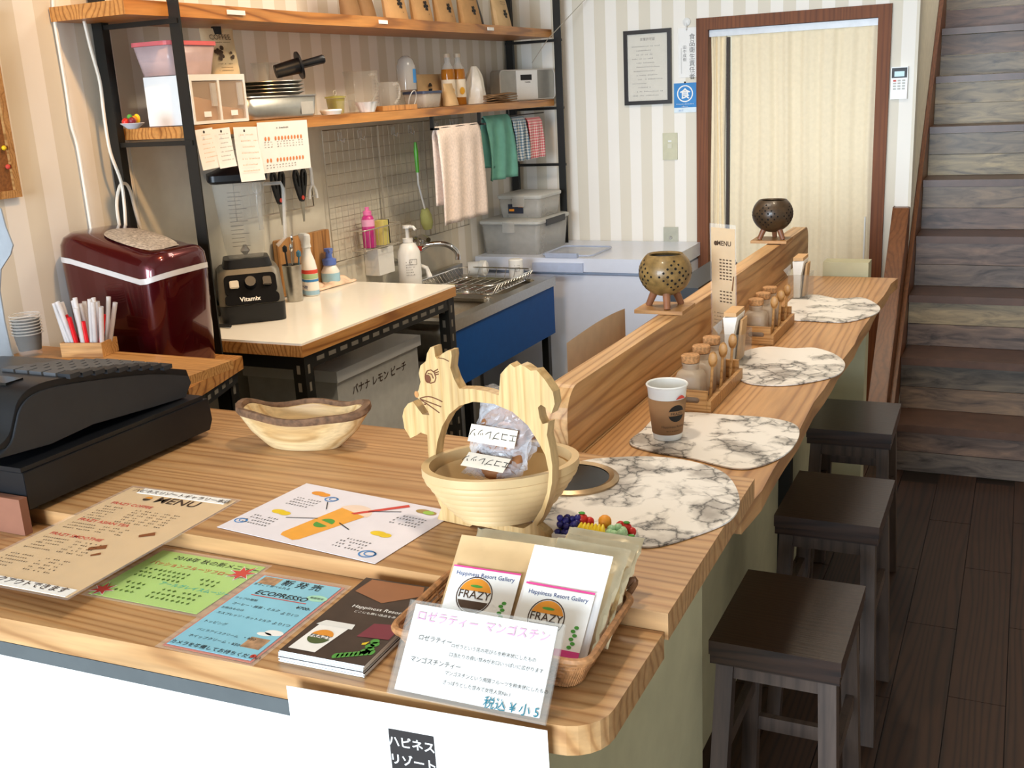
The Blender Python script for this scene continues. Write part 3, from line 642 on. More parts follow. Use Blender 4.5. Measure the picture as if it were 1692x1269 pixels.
bm = BM(); tube(bm, [(-.05, -.03, .035), (0, 0, .035), (.02, .01, .035)], .03, 14); obj('elbow', bm, WHITE, pw, smooth=True); bm = BM(); lathe(bm, [(.034, 0), (.034, .02)], M=Matrix.Translation((.0, 0, .035)) @ Matrix.Rotation(PI / 2, 4, 'Y'), seg=18); obj('collar', bm, WHITE, pw, smooth=True)

# ================================================================== ON THE FREEZER
def plastic_box(name, label, loc, w, d, h, rotz, handle=None):
    t = thing(name, label, 'box', loc, rotz)
    solid(obj('body', ringloft(BM(), [[Vector((x, y, z)) for x, y in rrect(w * k, d * k, .02, 4)] for k, z in ((.9, 0), (.97, h))], cap=False), CLEAR2, t, smooth=True), .002)
    obj('base', prism(BM(), rrect(w * .9, d * .9, .02, 4), 0, .003), CLEAR2, t)
    l = obj('lid', ringloft(BM(), [[Vector((x, y, z)) for x, y in rrect(w * k, d * k, .022, 4)] for k, z in ((1.0, h), (1.02, h + .004), (1.02, h + .014), (.96, h + .02))]), pm('frosted_lid', '#DADAD4', .35, alpha=.72), t, smooth=True)
    obj('latch', box(-.03, .03, -d * .515, -d * .5, h - .035, h + .012), CLEAR2, l, bevel=.002)
    if handle: obj('latch', box(w * .505, w * .525, -d * .3, d * .3, h - .012, h + .016), handle, l, bevel=.003)
    return t
plastic_box('storage_box', 'large clear lidded storage box on the freezer, lower of two', (-2.08, 4.50, FZ + .001), .30, .36, .135, 0, DARKP)
b2 = plastic_box('storage_box', 'smaller clear lidded storage box stacked on the larger one', (-2.06, 4.52, FZ + .158), .22, .25, .085, 0)
lb = obj('product_label', box(-.055, .02, -.1235, -.1225, .02, .062), pm('label_navy', '#22283A', .5), b2); bm = BM(); textmesh(bm, '4.5L', -.008, .048, .016, 0, M=Matrix.Translation((0, -.1238, 0)) @ Matrix.Rotation(PI / 2, 4, 'X')); bx(bm, -.05, -.025, -.1239, -.1236, .03, .04); obj('label_print', bm, ORG, lb)
cl = thing('clear_tray', 'shallow clear plastic lid with bluish edge lying on the freezer', 'lid', (-1.79, 4.42, FZ + .001))
obj('sheet', prism(BM(), rrect(.24, .27, .03, 4), 0, .006), CLEAR, cl); bm = BM(); tube(bm, [(x, y, .008) for x, y in rrect(.24, .27, .03, 4)], .004, 6, True); obj('rim', bm, pm('bluish_plastic', '#BBC6DE', .25, alpha=.8), cl, smooth=True)
obj('latch', box(-.09, .06, -.16, -.14, .0, .02), pm('bluish_plastic', '#BBC6DE', .25, alpha=.8), cl, bevel=.003)

# ================================================================== SHELF CONTENTS
LZ, UZ = 1.506, 1.813
def sy(px, x=-2.08, py=185): return pX(px, py, x).y
KM = Matrix(((0, 0, 1, 0), (1, 0, 0, 0), (0, 1, 0, 0), (0, 0, 0, 1)))   # text plane facing +X: (u,v,n) -> (n,u,v)
def pouch(name, label, cat, y, w, h, t, mat, x=-2.03, base=UZ, lean=-8, group=None, rotz=0):
    o = thing(name, label, cat, (x, y, base + .001), rotz, group)
    rings = []
    for k in range(9):
        v = k / 8; z = h * v; th = t * (1 - v ** 1.6) * .5 + .0012; ww = w * (1 - .04 * math.sin(PI * v))
        n = 12; r = []
        for i in range(n):
            a = 2 * PI * i / n; cx, sx_ = math.cos(a), math.sin(a)
            r.append(Vector((th * math.copysign(abs(sx_) ** .9, sx_) + math.tan(math.radians(lean)) * z, ww / 2 * math.copysign(abs(cx) ** .6, cx), z)))
        rings.append(r)
    obj('bag', ringloft(BM(), rings), mat, o, smooth=True)
    return o
def pouch_print(o, w, h, t, lean=-8, mat=None):
    bm = BM(); z = h * .32; off = t * .5 + .004
    for i, a in enumerate((0, 1.1, 2.2, 3.3, 4.4, 5.3)): disc(bm, .012 * math.cos(a) + .004, z + .014 * math.sin(a), .006, 0, n=8)
    disc(bm, .004, z, .009, 0, n=10); smallprint(bm, -.01, z - .03, .03, .005, 0); smallprint(bm, -.02, h * .62, .045, .005, 0); smallprint(bm, -.02, h * .56, .045, .004, 0)
    bmesh.ops.transform(bm, matrix=Matrix.Translation((off * .86 + math.tan(math.radians(lean)) * 0, 0, 0)) @ Matrix.Shear('XY', 4, (0, 0)) @ KM, verts=bm.verts)
    for v in bm.verts: v.co.x += math.tan(math.radians(lean)) * v.co.z - off * .45 * (v.co.z / h) ** 1.6
    obj('print', bm, INK, o)
U = [(606, .09, .16, KRAFTD, 'plain brown coffee pouch at the left end of the upper shelf', 0), (631, .09, .15, KRAFTD, 'second plain brown coffee pouch on the upper shelf', 0), (657, .135, .165, KRAFT, 'kraft coffee pouch with black print, leftmost printed one', 1), (700, .125, .165, KRAFT, 'second printed kraft coffee pouch from the left', 1), (738, .135, .165, KRAFT, 'third printed kraft coffee pouch from the left', 1), (779, .16, .165, KRAFT, 'widest printed kraft coffee pouch beside the dark pouch', 1), (808, .09, .15, pm('dark_brown_foil', '#2C2018', .35, .3), 'dark brown foil pouch between kraft coffee pouches', 0), (831, .14, .16, KRAFTL, 'paler printed kraft coffee pouch at the right end', 1)]
for px, w_, h_, mt, lbl, pr in U:
    o = pouch('coffee_pouch', lbl, 'pouch', sy(px, -2.03, 30), w_, h_, .05, mt, group='coffee pouches on the upper shelf', x=-2.035 if pr else -2.09)
    if pr: pouch_print(o, w_, h_, .05)

# fruit ornament dish
def fruit_bits(o, spec):
    for nm, c, r, s, mt in spec:
        bm = BM(); ball(bm, c, r, 10, 7, s); obj(nm, bm, mt, o, smooth=True)
fd = thing('fruit_ornament', 'tiny dish of toy fruit at the left end of the lower shelf', 'ornament', (-2.07, sy(216, -2.07), LZ))
bm = BM(); lathe(bm, [(.012, 0), (.016, .003), (.03, .014), (.029, .015), (.014, .005), (.0001, .005)], seg=18); obj('dish', bm, pm('blue_white_china', '#C8CBD6', .3), fd, smooth=True)
fruit_bits(fd, [('fruit', (-.01, -.012, .018), .010, (1, 1, 1), REDF), ('fruit', (.006, -.006, .02), .010, (1, 1, 1), pm('grape_red', '#7A2430', .4)), ('fruit', (.0, .008, .024), .009, (1, 1, 1), ORG), ('fruit', (.0, .018, .024), .010, (1, .7, 1.3), YEL), ('fruit', (-.004, -.002, .03), .007, (1, 1, 1), GRN)])

# two-drawer flour box
y0, y1 = sy(318, -1.995), sy(409, -1.995)
fx = thing('drawer_box', 'white box with two clear flour drawers on the lower shelf', 'box', (0, 0, LZ + .001))
H_ = .128
bm = BM(); bx(bm, -2.15, -2.0, y0, y0 + .006, 0, H_); bx(bm, -2.15, -2.0, y1 - .006, y1, 0, H_); ya_, yb_ = y0 + .0061, y1 - .0061; bx(bm, -2.15, -2.0, ya_, yb_, H_ - .006, H_); bx(bm, -2.15, -2.0, ya_, yb_, 0, .006); bx(bm, -2.15, -2.144, ya_, yb_, .0061, H_ - .0061); bx(bm, -2.1439, -2.0005, (y0 + y1) / 2 - .003, (y0 + y1) / 2 + .003, .0061, H_ - .0061)
obj('case', bm, WHITE, fx)
ym = (y0 + y1) / 2
obj('front_frame', prism(BM(), [(y0, 0), (y1, 0), (y1, H_), (y0, H_)], -1.9995, -1.9925, holes=([(y0 + .008, .008), (ym - .004, .008), (ym - .004, H_ - .016), (y0 + .008, H_ - .016)], [(ym + .004, .008), (y1 - .008, .008), (y1 - .008, H_ - .016), (ym + .004, H_ - .016)]), M=M), WHITE, fx)
FLOUR = pm('tan_flour', '#C99466', .9, bmp=.2)
for a, b, hh in ((y0 + .008, ym - .005, .075), (ym + .005, y1 - .008, .045)):
    d = obj('drawer', box(-2.0, -1.994, a + .001, b - .001, .0085, H_ - .018), pm('tinted_clear', '#D8C0A8', .15, alpha=.32, var=0), fx, bevel=.002)
    obj('flour', ringloft(BM(), [[(-2.14, a, .008), (-2.003, a, .008), (-2.003, b, .008), (-2.14, b, .008)], [(-2.14, a, hh + .01), (-2.003, a, hh), (-2.003, b, hh * .75), (-2.14, b, hh)]]), FLOUR, d)
    obj('label', box(-1.9938, -1.993, (a + b) / 2 - .014, (a + b) / 2 + .014, .018, .032), WHITEP, d)
    obj('handle', box(-1.9938, -1.988, b - .03, b - .012, .045, .105), CLEAR2, d, bevel=.002)
BZ = LZ + H_ + .002
yc = sy(296, -2.08, 120)
pk = thing('pink_lid_tub', 'clear plastic tub with pink lid on top of the drawer box', 'tub', (-2.085, yc, BZ))
solid(obj('tub', ringloft(BM(), [[Vector((x, y, z)) for x, y in rrect(.13 * k, .185 * k, .015, 3)] for k, z in ((.84, 0), (1, .075))], cap=False), pm('pinkish_clear', '#DCC4C4', .25, alpha=.5), pk, smooth=True), .0015)
obj('contents', ringloft(BM(), [[Vector((x, y, z)) for x, y in rrect(.13 * k, .185 * k, .012, 3)] for k, z in ((.82, .002), (.88, .035))]), pm('pale_flour', '#D8B496', .9), pk)
obj('lid', prism(BM(), rrect(.138, .195, .018, 3), .0755, .086), pm('pink_lid', '#D0666A', .4), pk, bevel=.003)
cf = pouch('coffee_bag', 'tall cream paper coffee bag with black clip above the drawer box', 'bag', sy(346, -2.16, 90), .115, .130, .07, pm('cream_kraft', '#DCC49C', .7, bmp=.15), x=-2.125, base=BZ, lean=0, rotz=-.25)
bm = BM(); textmesh(bm, 'COFFEE', 0, .098, .021, 0, 'CENTER'); smallprint(bm, -.03, .09, .06, .004, 0)
for i in range(14): disc(bm, random.uniform(-.03, .03), random.uniform(.045, .08), random.uniform(.004, .007), 0, n=7)
smallprint(bm, -.03, .02, .05, .004, 0); smallprint(bm, -.03, .03, .05, .004, 0); smallprint(bm, -.03, .012, .05, .004, 0)
bmesh.ops.transform(bm, matrix=Matrix.Translation((.037, 0, 0)) @ KM, verts=bm.verts)
for v in bm.verts: v.co.x -= .036 * (v.co.z / .138) ** 1.6
obj('print', bm, INKBR, cf); obj('clip', box(-.006, .008, -.012, .012, .108, .135), BLKP, cf, bevel=.002)

# metal trays
ya, yb = sy(412, -1.99), sy(531, -1.99)
vt = thing('metal_vat', 'rectangular aluminium pan at the bottom of the tray stack', 'pan', (-2.075, (ya + yb) / 2, LZ + .001)); Wv = yb - ya
solid(obj('pan', ringloft(BM(), [[Vector((x, y, z)) for x, y in rrect(.165 * k, Wv * k, .03, 4)] for k, z in ((.93, 0), (.95, .003), (1, .062))], cap=False), ALU, vt, smooth=True), .0015)
bm = BM(); tube(bm, [(x, y, .063) for x, y in rrect(.167, Wv + .002, .03, 4)], .003, 6, True); obj('rim', bm, ALU, vt, smooth=True); obj('base', prism(BM(), rrect(.15, Wv * .92, .03, 4), .001, .003), ALU, vt)
obj('sticker', box(.0815, .0825, Wv * .22, Wv * .40, .008, .045), pm('grey_sticker', '#B4B2AC', .6), vt); 
yt = sy(463, -2.05)
for k in range(4):
    bm = BM(); zz = LZ + .068 + k * .0105; lathe(bm, [(.085, 0), (.1, .007), (.104, .008), (.1035, .0095), (.098, .009), (.083, .002), (.0001, .002)], (-2.08, yt, zz), 32)
    tag(obj('round_tray', bm, ALU, smooth=True), 'shallow round aluminium tray in the stack on the rectangular pan', 'tray', 'stacked round trays on the lower shelf')
TZ = LZ + .068 + 4 * .0105 + .002
tm = thing('tamper', 'black blender tamper with round flange lying on the tray stack', 'tamper'); frame(tm, (-2.10, sy(462, -2.10), TZ + .026), (.62, .70, .20), (.75, -.66, 0))
bm = BM(); lathe(bm, [(.02, 0), (.024, .07), (.024, .075)], M=Matrix.Rotation(PI / 2, 4, 'Y'), seg=16); lathe(bm, [(.042, .075), (.042, .081)], M=Matrix.Rotation(PI / 2, 4, 'Y'), seg=24)
obj('flange', bm, BLKP, tm, smooth=True); bm = BM(); lathe(bm, [(.012, .0815), (.013, .14), (.014, .155), (.011, .16)], M=Matrix.Rotation(PI / 2, 4, 'Y'), seg=14); obj('handle', bm, BLKP, tm, smooth=True)
for k, px in enumerate((432, 455)):
    bm = BM(); lathe(bm, [(.022, 0), (.028, .055), (.03, .056), (.0275, .055), (.021, .001)], (-2.12, sy(px, -2.12, 130), TZ - .002), 20, cap=False)
    tag(obj('clear_cup', bm, CLEAR, smooth=True), ('left' if not k else 'right') + ' clear plastic cup standing on the round trays behind the tamper', 'cup', 'clear cups on the tray stack')

def lz(name, label, cat, px, x=-2.06): return thing(name, label, cat, (x, sy(px, x), LZ + .001))
o = lz('green_cup', 'yellow-green translucent lidded cup behind the white plate', 'cup', 556, -2.13); bm = BM(); lathe(bm, [(.026, 0), (.032, .05)], seg=20); obj('cup', bm, pm('lime_plastic', '#B9B84E', .25, alpha=.6), o, smooth=True)
bm = BM(); lathe(bm, [(.036, .0505), (.036, .056), (.0001, .06)], seg=20); obj('lid', bm, pm('lime_plastic', '#B9B84E', .25, alpha=.6), o, smooth=True); bm = BM(); tube(bm, [(0, .008 * math.cos(a), .068 + .008 * math.sin(a)) for a in [2 * PI * i / 10 for i in range(10)]], .0015, 5, True); obj('loop', bm, CLEAR2, o)
bm = BM(); c0 = (-2.02, sy(547, -2.02), LZ + .001); lathe(bm, [(.03, 0), (.036, .012), (.034, .016), (.0001, .017)], c0, 24); tag(obj('white_dish', bm, WHITE, smooth=True), 'small white round dish just right of the rectangular pan', 'dish')
for k, px in enumerate((570, 577)):
    bm = BM(); lathe(bm, [(.02, 0), (.027, .04 + .02 * k), (.0285, .041 + .02 * k), (.026, .04 + .02 * k)], (-2.03 - .06 * k, sy(px, -2.03 - .06 * k), LZ + .001), 20, cap=False); tag(obj('small_clear_cup', bm, CLEAR, smooth=True), ('low clear plastic cup next to the white round dish', 'taller clear plastic cup behind the white round dish')[k], 'cup')
o = lz('fluted_dish', 'white fluted brioche dish in front of the clear pitcher', 'dish', 607, -2.01); bm = BM(); rings = []
for r, z in ((.024, 0), (.036, .03), (.04, .033), (.036, .032), (.022, .003)): rings.append([Vector(((r + (.0022 if z > .002 else .001) * math.cos(10 * a)) * math.cos(a), (r + (.0022 if z > .002 else .001) * math.cos(10 * a)) * math.sin(a), z)) for a in [2 * PI * i / 60 for i in range(60)]])
obj('bowl', ringloft(bm, rings), WHITE, o, smooth=True)
def pitcher(name, label, px, r, h, x, hr):
    o = lz(name, label, 'pitcher', px, x); bm = BM(); lathe(bm, [(r * .8, 0), (r * .82, .003), (r, h), (r * 1.03, h + .002), (r * .98, h), (r * .79, .005)], seg=28, cap=False); j = obj('jug', bm, CLEAR, o, smooth=True)
    bm = BM(); tube(bm, smooth2([(0, r * .95, h * .92), (0, r + hr, h * .9), (0, r + hr * 1.05, h * .5), (0, r * .85, h * .2)], 4, False), .005, 8); obj('handle', bm, CLEAR2, o, smooth=True)
    bm = BM(); [dash(bm, -.012, h * (.2 + .08 * k), .016 if k % 2 else .024, .0012, 0) for k in range(8)]; bmesh.ops.transform(bm, matrix=Matrix.Translation((r * .96, 0, 0)) @ KM, verts=bm.verts); obj('graduations', bm, INKGR, j)
    return o
pitcher('clear_pitcher', 'large clear measuring pitcher on the lower shelf', 601, .062, .135, -2.12, .035)
pitcher('measuring_jug', 'smaller clear measuring jug with handle right of the large pitcher', 645, .040, .095, -2.06, .028)
wb_ = obj('wood_block', box(-2.05, -2.0, sy(633, -2.0), sy(690, -2.0), LZ + .0005, LZ + .017), CUTW, bevel=.002); tag(wb_, 'small flat wooden board lying on the lower shelf', 'board')
o = lz('plastic_bottle', 'upturned clear plastic bottle with blue label standing on the blue-lidded tub', 'bottle', 676, -2.12); o.location.z += .062
bm = BM(); lathe(bm, [(.028, 0), (.036, .006), (.036, .09), (.028, .115), (.012, .128), (.0001, .129)], seg=24); obj('body', bm, pm('silvery_clear', '#C8C8C6', .12, .1, alpha=.5, var=0), o, smooth=True)
obj('label', prism(BM(), [(.0365 * math.cos(a), .0365 * math.sin(a)) for a in [-.3 + i * .15 for i in range(9)]] + [(.0362 * math.cos(a), .0362 * math.sin(a)) for a in [.9 - i * .15 for i in range(9)]], .03, .08), INKBL, o)
o = lz('wire_ring', 'thin clear plastic hoop leaning on the blue-lidded tub', 'hoop', 683, -2.0); bm = BM(); tube(bm, [(.01 * math.sin(a), .024 * math.cos(a), .032 + .031 * math.sin(a)) for a in [2 * PI * i / 20 for i in range(20)]], .002, 6, True); obj('hoop', bm, CLEAR2, o, smooth=True)
o = lz('blue_lid_tub', 'clear square tub with dark blue lid under the upturned bottle', 'tub', 700, -2.09); w_ = .13
solid(obj('tub', ringloft(BM(), [[Vector((x, y, z)) for x, y in rrect(.1 * k, w_ * k, .012, 3)] for k, z in ((.88, 0), (1, .05))], cap=False), CLEAR2, o, smooth=True), .0015); obj('lid', prism(BM(), rrect(.105, w_ + .006, .012, 3), .0505, .060), pm('navy_lid', '#3A4664', .4, alpha=.9), o, bevel=.002)
o = pouch('kraft_pouch', 'large plain kraft pouch with round dark logo beside the syrup bottles', 'pouch', sy(718, -2.16), .20, .125, .06, KRAFTL, x=-2.175, base=LZ, lean=0)
bm = BM(); disc(bm, -.04, .075, .016, 0, .15, PI - .1); disc(bm, -.04, .071, .016, 0, PI + .15, 2 * PI - .1); bmesh.ops.transform(bm, matrix=Matrix.Translation((.026, 0, 0)) @ KM, verts=bm.verts); obj('logo', bm, INK, o)
o = pouch('kraft_pouch', 'light kraft pouch standing in front of the larger logo pouch', 'pouch', sy(742, -2.07), .075, .085, .05, KRAFTL, x=-2.06, base=LZ, lean=-6)
SYR = pm('amber_syrup', '#A86A1E', .12, alpha=.92, var=.1)
for k, px in enumerate((744, 761)):
    o = lz('syrup_bottle', ('left' if not k else 'right') + ' glass bottle of amber lemon syrup with cream label', 'bottle', px, -2.11 + .01 * k); o['group'] = 'syrup bottles on the lower shelf'
    bm = BM(); lathe(bm, [(.026, 0), (.028, .004), (.028, .125), (.026, .14)], seg=20); bd = obj('syrup', bm, SYR, o, smooth=True)
    bm = BM(); lathe(bm, [(.0262, .1405), (.012, .165), (.0115, .185)], seg=20); obj('neck', bm, CLEAR2, o, smooth=True); bm = BM(); lathe(bm, [(.0135, .1852), (.0135, .20), (.0001, .201)], seg=16); obj('cap', bm, pm('pale_cap', '#C8B49A', .4), o, smooth=True)
    bm = BM(); lathe(bm, [(.0288, .03), (.0288, .10)], seg=20, cap=False); lb = obj('label', bm, pm('cream_label', '#E2D6C0', .6), bd, smooth=True)
    bm = BM(); disc(bm, -.004, .055, .012, 0, sy=1.2); bmesh.ops.transform(bm, matrix=Matrix.Rotation(-.5, 4, 'Z') @ Matrix.Translation((.0295, 0, 0)) @ KM, verts=bm.verts); obj('lemon_print', bm, pm('lemon_print', '#D8A02A', .6), lb)
rr = random.Random(3)
def crumple(loc, R, H, seed, sq=(1, 1)):
    rr = random.Random(seed); bm = BM(); rings = []
    ph = [rr.uniform(0, 6) for _ in range(6)]
    for k in range(10):
        v = k / 9; base = R * (.95 + .1 * math.sin(3 * v)) * (1 - v ** 3 * .75)
        rings.append([Vector((sq[0] * base * (1 + .14 * math.sin(3 * a + ph[0] + 4 * v) + .09 * math.sin(7 * a + ph[1] - 5 * v)) * math.cos(a) , sq[1] * base * (1 + .14 * math.sin(3 * a + ph[0] + 4 * v) + .09 * math.sin(7 * a + ph[1] - 5 * v)) * math.sin(a), H * v)) + Vector(loc) for a in [2 * PI * i / 30 for i in range(30)]])
    return ringloft(bm, rings)
tag(obj('plastic_bag', crumple((-2.09, sy(787, -2.09), LZ + .001), .052, .15, 4, (.8, 1)), pm('white_bag', '#E8E2D6', .35, alpha=.92, bmp=.2), smooth=True), 'knotted white plastic bag between syrup bottles and the radio', 'bag')
y0, y1 = sy(803, -2.11), sy(900, -2.11)
rd = thing('shelf_speaker', 'silver rounded speaker unit with white display panel at shelf end', 'speaker', (-2.10, (y0 + y1) / 2 + .06, LZ + .001), -.35); Lr = .36
obj('body', prism(BM(), rrect(Lr, .135, .02, 4, 0, .0675), -.03, .03, M=KM), pm('silver_grille', '#A9A7A0', .4, .5), rd, bevel=.003)
bm = BM(); tube(bm, [(.031, x, y) for x, y in rrect(Lr - .004, .131, .02, 4, 0, .0675)], .003, 6, True); obj('bezel', bm, pm('light_bezel', '#C8C4BC', .4), rd, smooth=True)
fpn = obj('panel', box(.0305, .034, -.075, .06, .004, .131), WHITE, rd, bevel=.002)
obj('display', box(.0342, .0348, -.05, .022, .088, .112), BLKP, fpn); bm = BM(); textmesh(bm, 'TOSHIBA', -.024, .076, .009, 0, bold=.02); bmesh.ops.transform(bm, matrix=Matrix.Translation((.0345, 0, 0)) @ KM, verts=bm.verts); obj('print', bm, INK, fpn)
for k in range(5):
    yy = sy(837, -2.0); a = rr.uniform(-.08, .08); M_ = Matrix.Translation((-2.03, yy, LZ + .001 + k * .0075)) @ Matrix.Rotation(a, 4, 'Z')
    bm = grid(BM(), lambda u, v: M_ @ Vector((.06 * (u - .5), .235 * (v - .5), .003 + .002 * math.sin(6 * u + k) + .003 * math.sin(5 * v + k))), 6, 10)
    tag(solid(obj('paper_bag', bm, KRAFTD, smooth=True), .003), 'flat brown paper bag in the pile before the speaker', 'bag', 'paper bags piled before the speaker')

# ================================================================== BELOW THE SHELF
NX = -1.978
for k, (c, lbl) in enumerate(((((323, 215), (348, 213), (361, 276), (333, 282)), 'first handwritten paper note hanging from the shelf by the post'), (((349, 214), (379, 211), (388, 274), (360, 279)), 'second small handwritten note hanging from the shelf'), (((379, 211), (421, 209), (434, 297), (394, 301)), 'long plain note sheet hanging lowest from the shelf'))):
    P = [pX(a, b, NX) for a, b in c]; o = thing('paper_note', lbl, 'note', group='notes hanging below the shelf'); frame(o, P[3], P[2] - P[3], P[0] - P[3])
    w_ = (P[2] - P[3]).length; h_ = (P[0] - P[3]).length
    obj('sheet', grid(BM(), lambda u, v: Vector((u * w_, v * h_, .006 * (1 - v) ** 2 * (1 + .4 * k))), 4, 8), WHITEP, o)
    bm = BM(); [smallprint(bm, w_ * .12, h_ * (.85 - .11 * i), w_ * random.uniform(.4, .75), h_ * .035, .012) for i in range(7)]; obj('handwriting', bm, pm('pale_orange_ink', '#E0B48A', .8) if k != 1 else INKGR, o)
    bm = BM(); disc(bm, w_ * .3, h_ * .93, .004, .011, n=8); obj('pin', bm, INK, o)
P = [pX(a, b, -1.976) for a, b in ((421, 203), (503, 199), (514, 277), (433, 287))]
o = thing('recipe_chart', 'white printed chart with rows of tiny fruit pictures hanging from the shelf', 'chart'); frame(o, P[3], P[2] - P[3], P[0] - P[3]); w_ = (P[2] - P[3]).length; h_ = (P[0] - P[3]).length
obj('sheet', box(0, w_, 0, h_, -.0004, 0), WHITEP, o)
bm = BM(); smallprint(bm, w_ * .36, h_ * .87, w_ * .25, .006, .0008)
for yy in (.50, .55, .60): [smallprint(bm, w_ * (.1 + .062 * i), h_ * yy, .008, .004, .0008, 2) for i in range(13) if i != 3]
for yy in (.09, .14): [smallprint(bm, w_ * (.1 + .062 * i), h_ * yy, .008, .004, .0008, 2) for i in range(10)]
obj('print', bm, INK, o)
bm = BM()
for yy in (.67, .24): [disc(bm, w_ * (.13 + .065 * i), h_ * yy, .0045, .0008, n=8, sy=1.4) for i in range(12) if i != 2]
obj('fruit_pictures', bm, pm('print_orange', '#D8834A', .7), o)

def wire_grid(name, label, y0, y1, z0, z1, sp, x):
    o = thing(name, label, 'wire grid'); bm = BM(); tube(bm, [(x, y0, z0), (x, y1, z0), (x, y1, z1), (x, y0, z1)], .003, 6, True); obj('frame', bm, WIRE, o, smooth=True)
    bm = BM(); n = int((y1 - y0) / sp); k = int((z1 - z0) / sp)
    for i in range(1, n): yy = y0 + (y1 - y0) * i / n; tube(bm, [(x - .001, yy, z0), (x - .001, yy, z1)], .0012, 4)
    for i in range(1, k): zz = z0 + (z1 - z0) * i / k; tube(bm, [(x + .001, y0, zz), (x + .001, y1, zz)], .0012, 4)
    obj('wires', bm, WIRE, o, kind='stuff')
    return o
GX = XW + .022
wire_grid('wire_grid', 'small chrome wire grid behind the hanging scissors', 2.66, 3.07, 1.20, 1.455, .036, GX)
for k, (a, b) in enumerate(((3.16, 3.52), (3.525, 3.87), (3.875, 4.22))):
    wire_grid('wire_grid', ('left', 'middle', 'right')[k] + ' tall chrome wire grid panel above the sink', a, b, .985, 1.45, .036, GX)
    for j in range(2):
        bm = BM(); yy = a + .1 + j * .13; bx(bm, GX + .004, GX + .008, yy - .012, yy + .012, 1.41, 1.44); tube(bm, [(GX + .008, yy, 1.412), (GX + .022, yy, 1.405), (GX + .026, yy, 1.418)], .003, 6)
        tag(obj('clear_hook', bm, CLEAR2), 'clear plastic hook on the top of a tall wire grid', 'hook', 'clear hooks on the wire grids')

def scissors(label, px, py0, py1):
    a = pX(px[0], py0, XW + .05); b = pX(px[1], py1, XW + .05); o = thing('kitchen_scissors', label, 'scissors', group='scissors hanging on the small wire grid'); d = (a - b); frame(o, b, (0, 1, 0) if 0 else Vector((.02, 1, 0)), d); L = d.length
    bm = BM(); prism(bm, [(-.002, 0), (.004, 0), (.013, L * .48), (-.010, L * .48)], 0, .003); obj('blades', bm, STEEL, o)
    for s in (-1, 1):
        outer = smooth2([(s * .002, L * .40), (s * .014, L * .45), (s * .03, L * .72), (s * .034, L * .9), (s * .022, L), (s * .008, L * .92), (s * .004, L * .7)], 3)
        inner = smooth2([(s * .013, L * .68), (s * .02, L * .72), (s * .026, L * .9), (s * .020, L * .95), (s * .013, L * .86)], 3)
        obj('handle', prism(BM(), outer, -.003, .006, holes=(inner,)), BLKP, o, smooth=False)
    bm = BM(); lathe(bm, [(.007, .004), (.007, .0085), (.0001, .009)], (0, L * .46, 0), 12); obj('pivot', bm, INKRED, o)
scissors('black-handled kitchen scissors under the chart, left of the two', (447, 466), 285, 372); scissors('black-handled kitchen scissors under the chart, right of the two', (482, 502), 283, 366)
o = thing('peeler', 'white plastic Y-shaped peeler hanging right of the scissors', 'peeler'); a = pX(502, 282, XW + .05); b = pX(518, 328, XW + .05); frame(o, b, (0, 1, 0), a - b); L = (a - b).length
bm = BM(); tube(bm, [(0, L, 0), (0, L * .45, 0)], [.006, .008], 8); tube(bm, smooth2([(-.022, 0, 0), (-.018, L * .25, 0), (0, L * .45, 0), (.018, L * .25, 0), (.022, 0, 0)], 3, False), .005, 8); obj('handle', bm, WHITE, o, smooth=True); bm = BM(); tube(bm, [(-.02, .008, 0), (.02, .008, 0)], .002, 5); obj('blade', bm, STEEL, o)
o = thing('strainer_spoon', 'pale plastic loop-ended spatula hanging left of the scissors', 'spatula'); a = pX(420, 300, XW + .05); b = pX(432, 380, XW + .05); frame(o, b, (0, 1, 0), a - b); L = (a - b).length
bm = BM(); tube(bm, [(.02 * math.cos(t), L * .88 + .02 * math.sin(t), 0) for t in [2 * PI * i / 16 for i in range(16)]], .003, 6, True); obj('loop', bm, CLEAR2, o, smooth=True); obj('blade', prism(BM(), [(-.008, 0), (.012, 0), (.01, L * .7), (-.006, L * .72)], -.002, .002), CLEAR2, o)
o = thing('bottle_brush', 'green-handled white dish brush hanging on the wire grid', 'brush'); a = pX(686, 235, XW + .06); mid = pX(690, 285, XW + .06); b = pX(702, 345, XW + .06); c_ = pX(707, 378, XW + .06)
bm = BM(); tube(bm, [a, a.lerp(mid, .3), mid], [.005, .009, .007], 8); obj('grip', bm, pm('bright_green', '#5EC22A', .35), o, smooth=True); bm = BM(); tube(bm, [mid, mid.lerp(b, .3) - Vector((0, .012, 0)), b], .004, 8); obj('shaft', bm, WHITE, o, smooth=True)
bm = BM(); tube(bm, [b, b.lerp(c_, .3), b.lerp(c_, .7), c_], [.014, .024, .026, .018], 10); obj('sponge_head', bm, pm('green_sponge', '#B9C07A', .9, bmp=.3), o, smooth=True)
a = pX(593, 382, XW + .075); b = pX(652, 368, XW + .075)
o = thing('wire_basket', 'small chrome wire basket hung on the grid above the sink', 'basket', (XW + .065, (a.y + b.y) / 2, a.z - .075)); L = (b - a).length
bm = BM(); tube(bm, [(x, y, .075) for x, y in rrect(.07, L, .008, 2)], .0025, 6, True); tube(bm, [(x, y, 0) for x, y in rrect(.06, L * .95, .008, 2)], .002, 6, True); obj('frame', bm, WIRE, o, smooth=True)
bm = BM()
for k in range(9): yy = -L / 2 + L * k / 8; tube(bm, [(.035, yy, .075), (.03, yy * .95, 0), (-.03, yy * .95, 0), (-.035, yy, .075)], .0012, 4)
obj('wires', bm, WIRE, o, kind='stuff')
bk = o.location
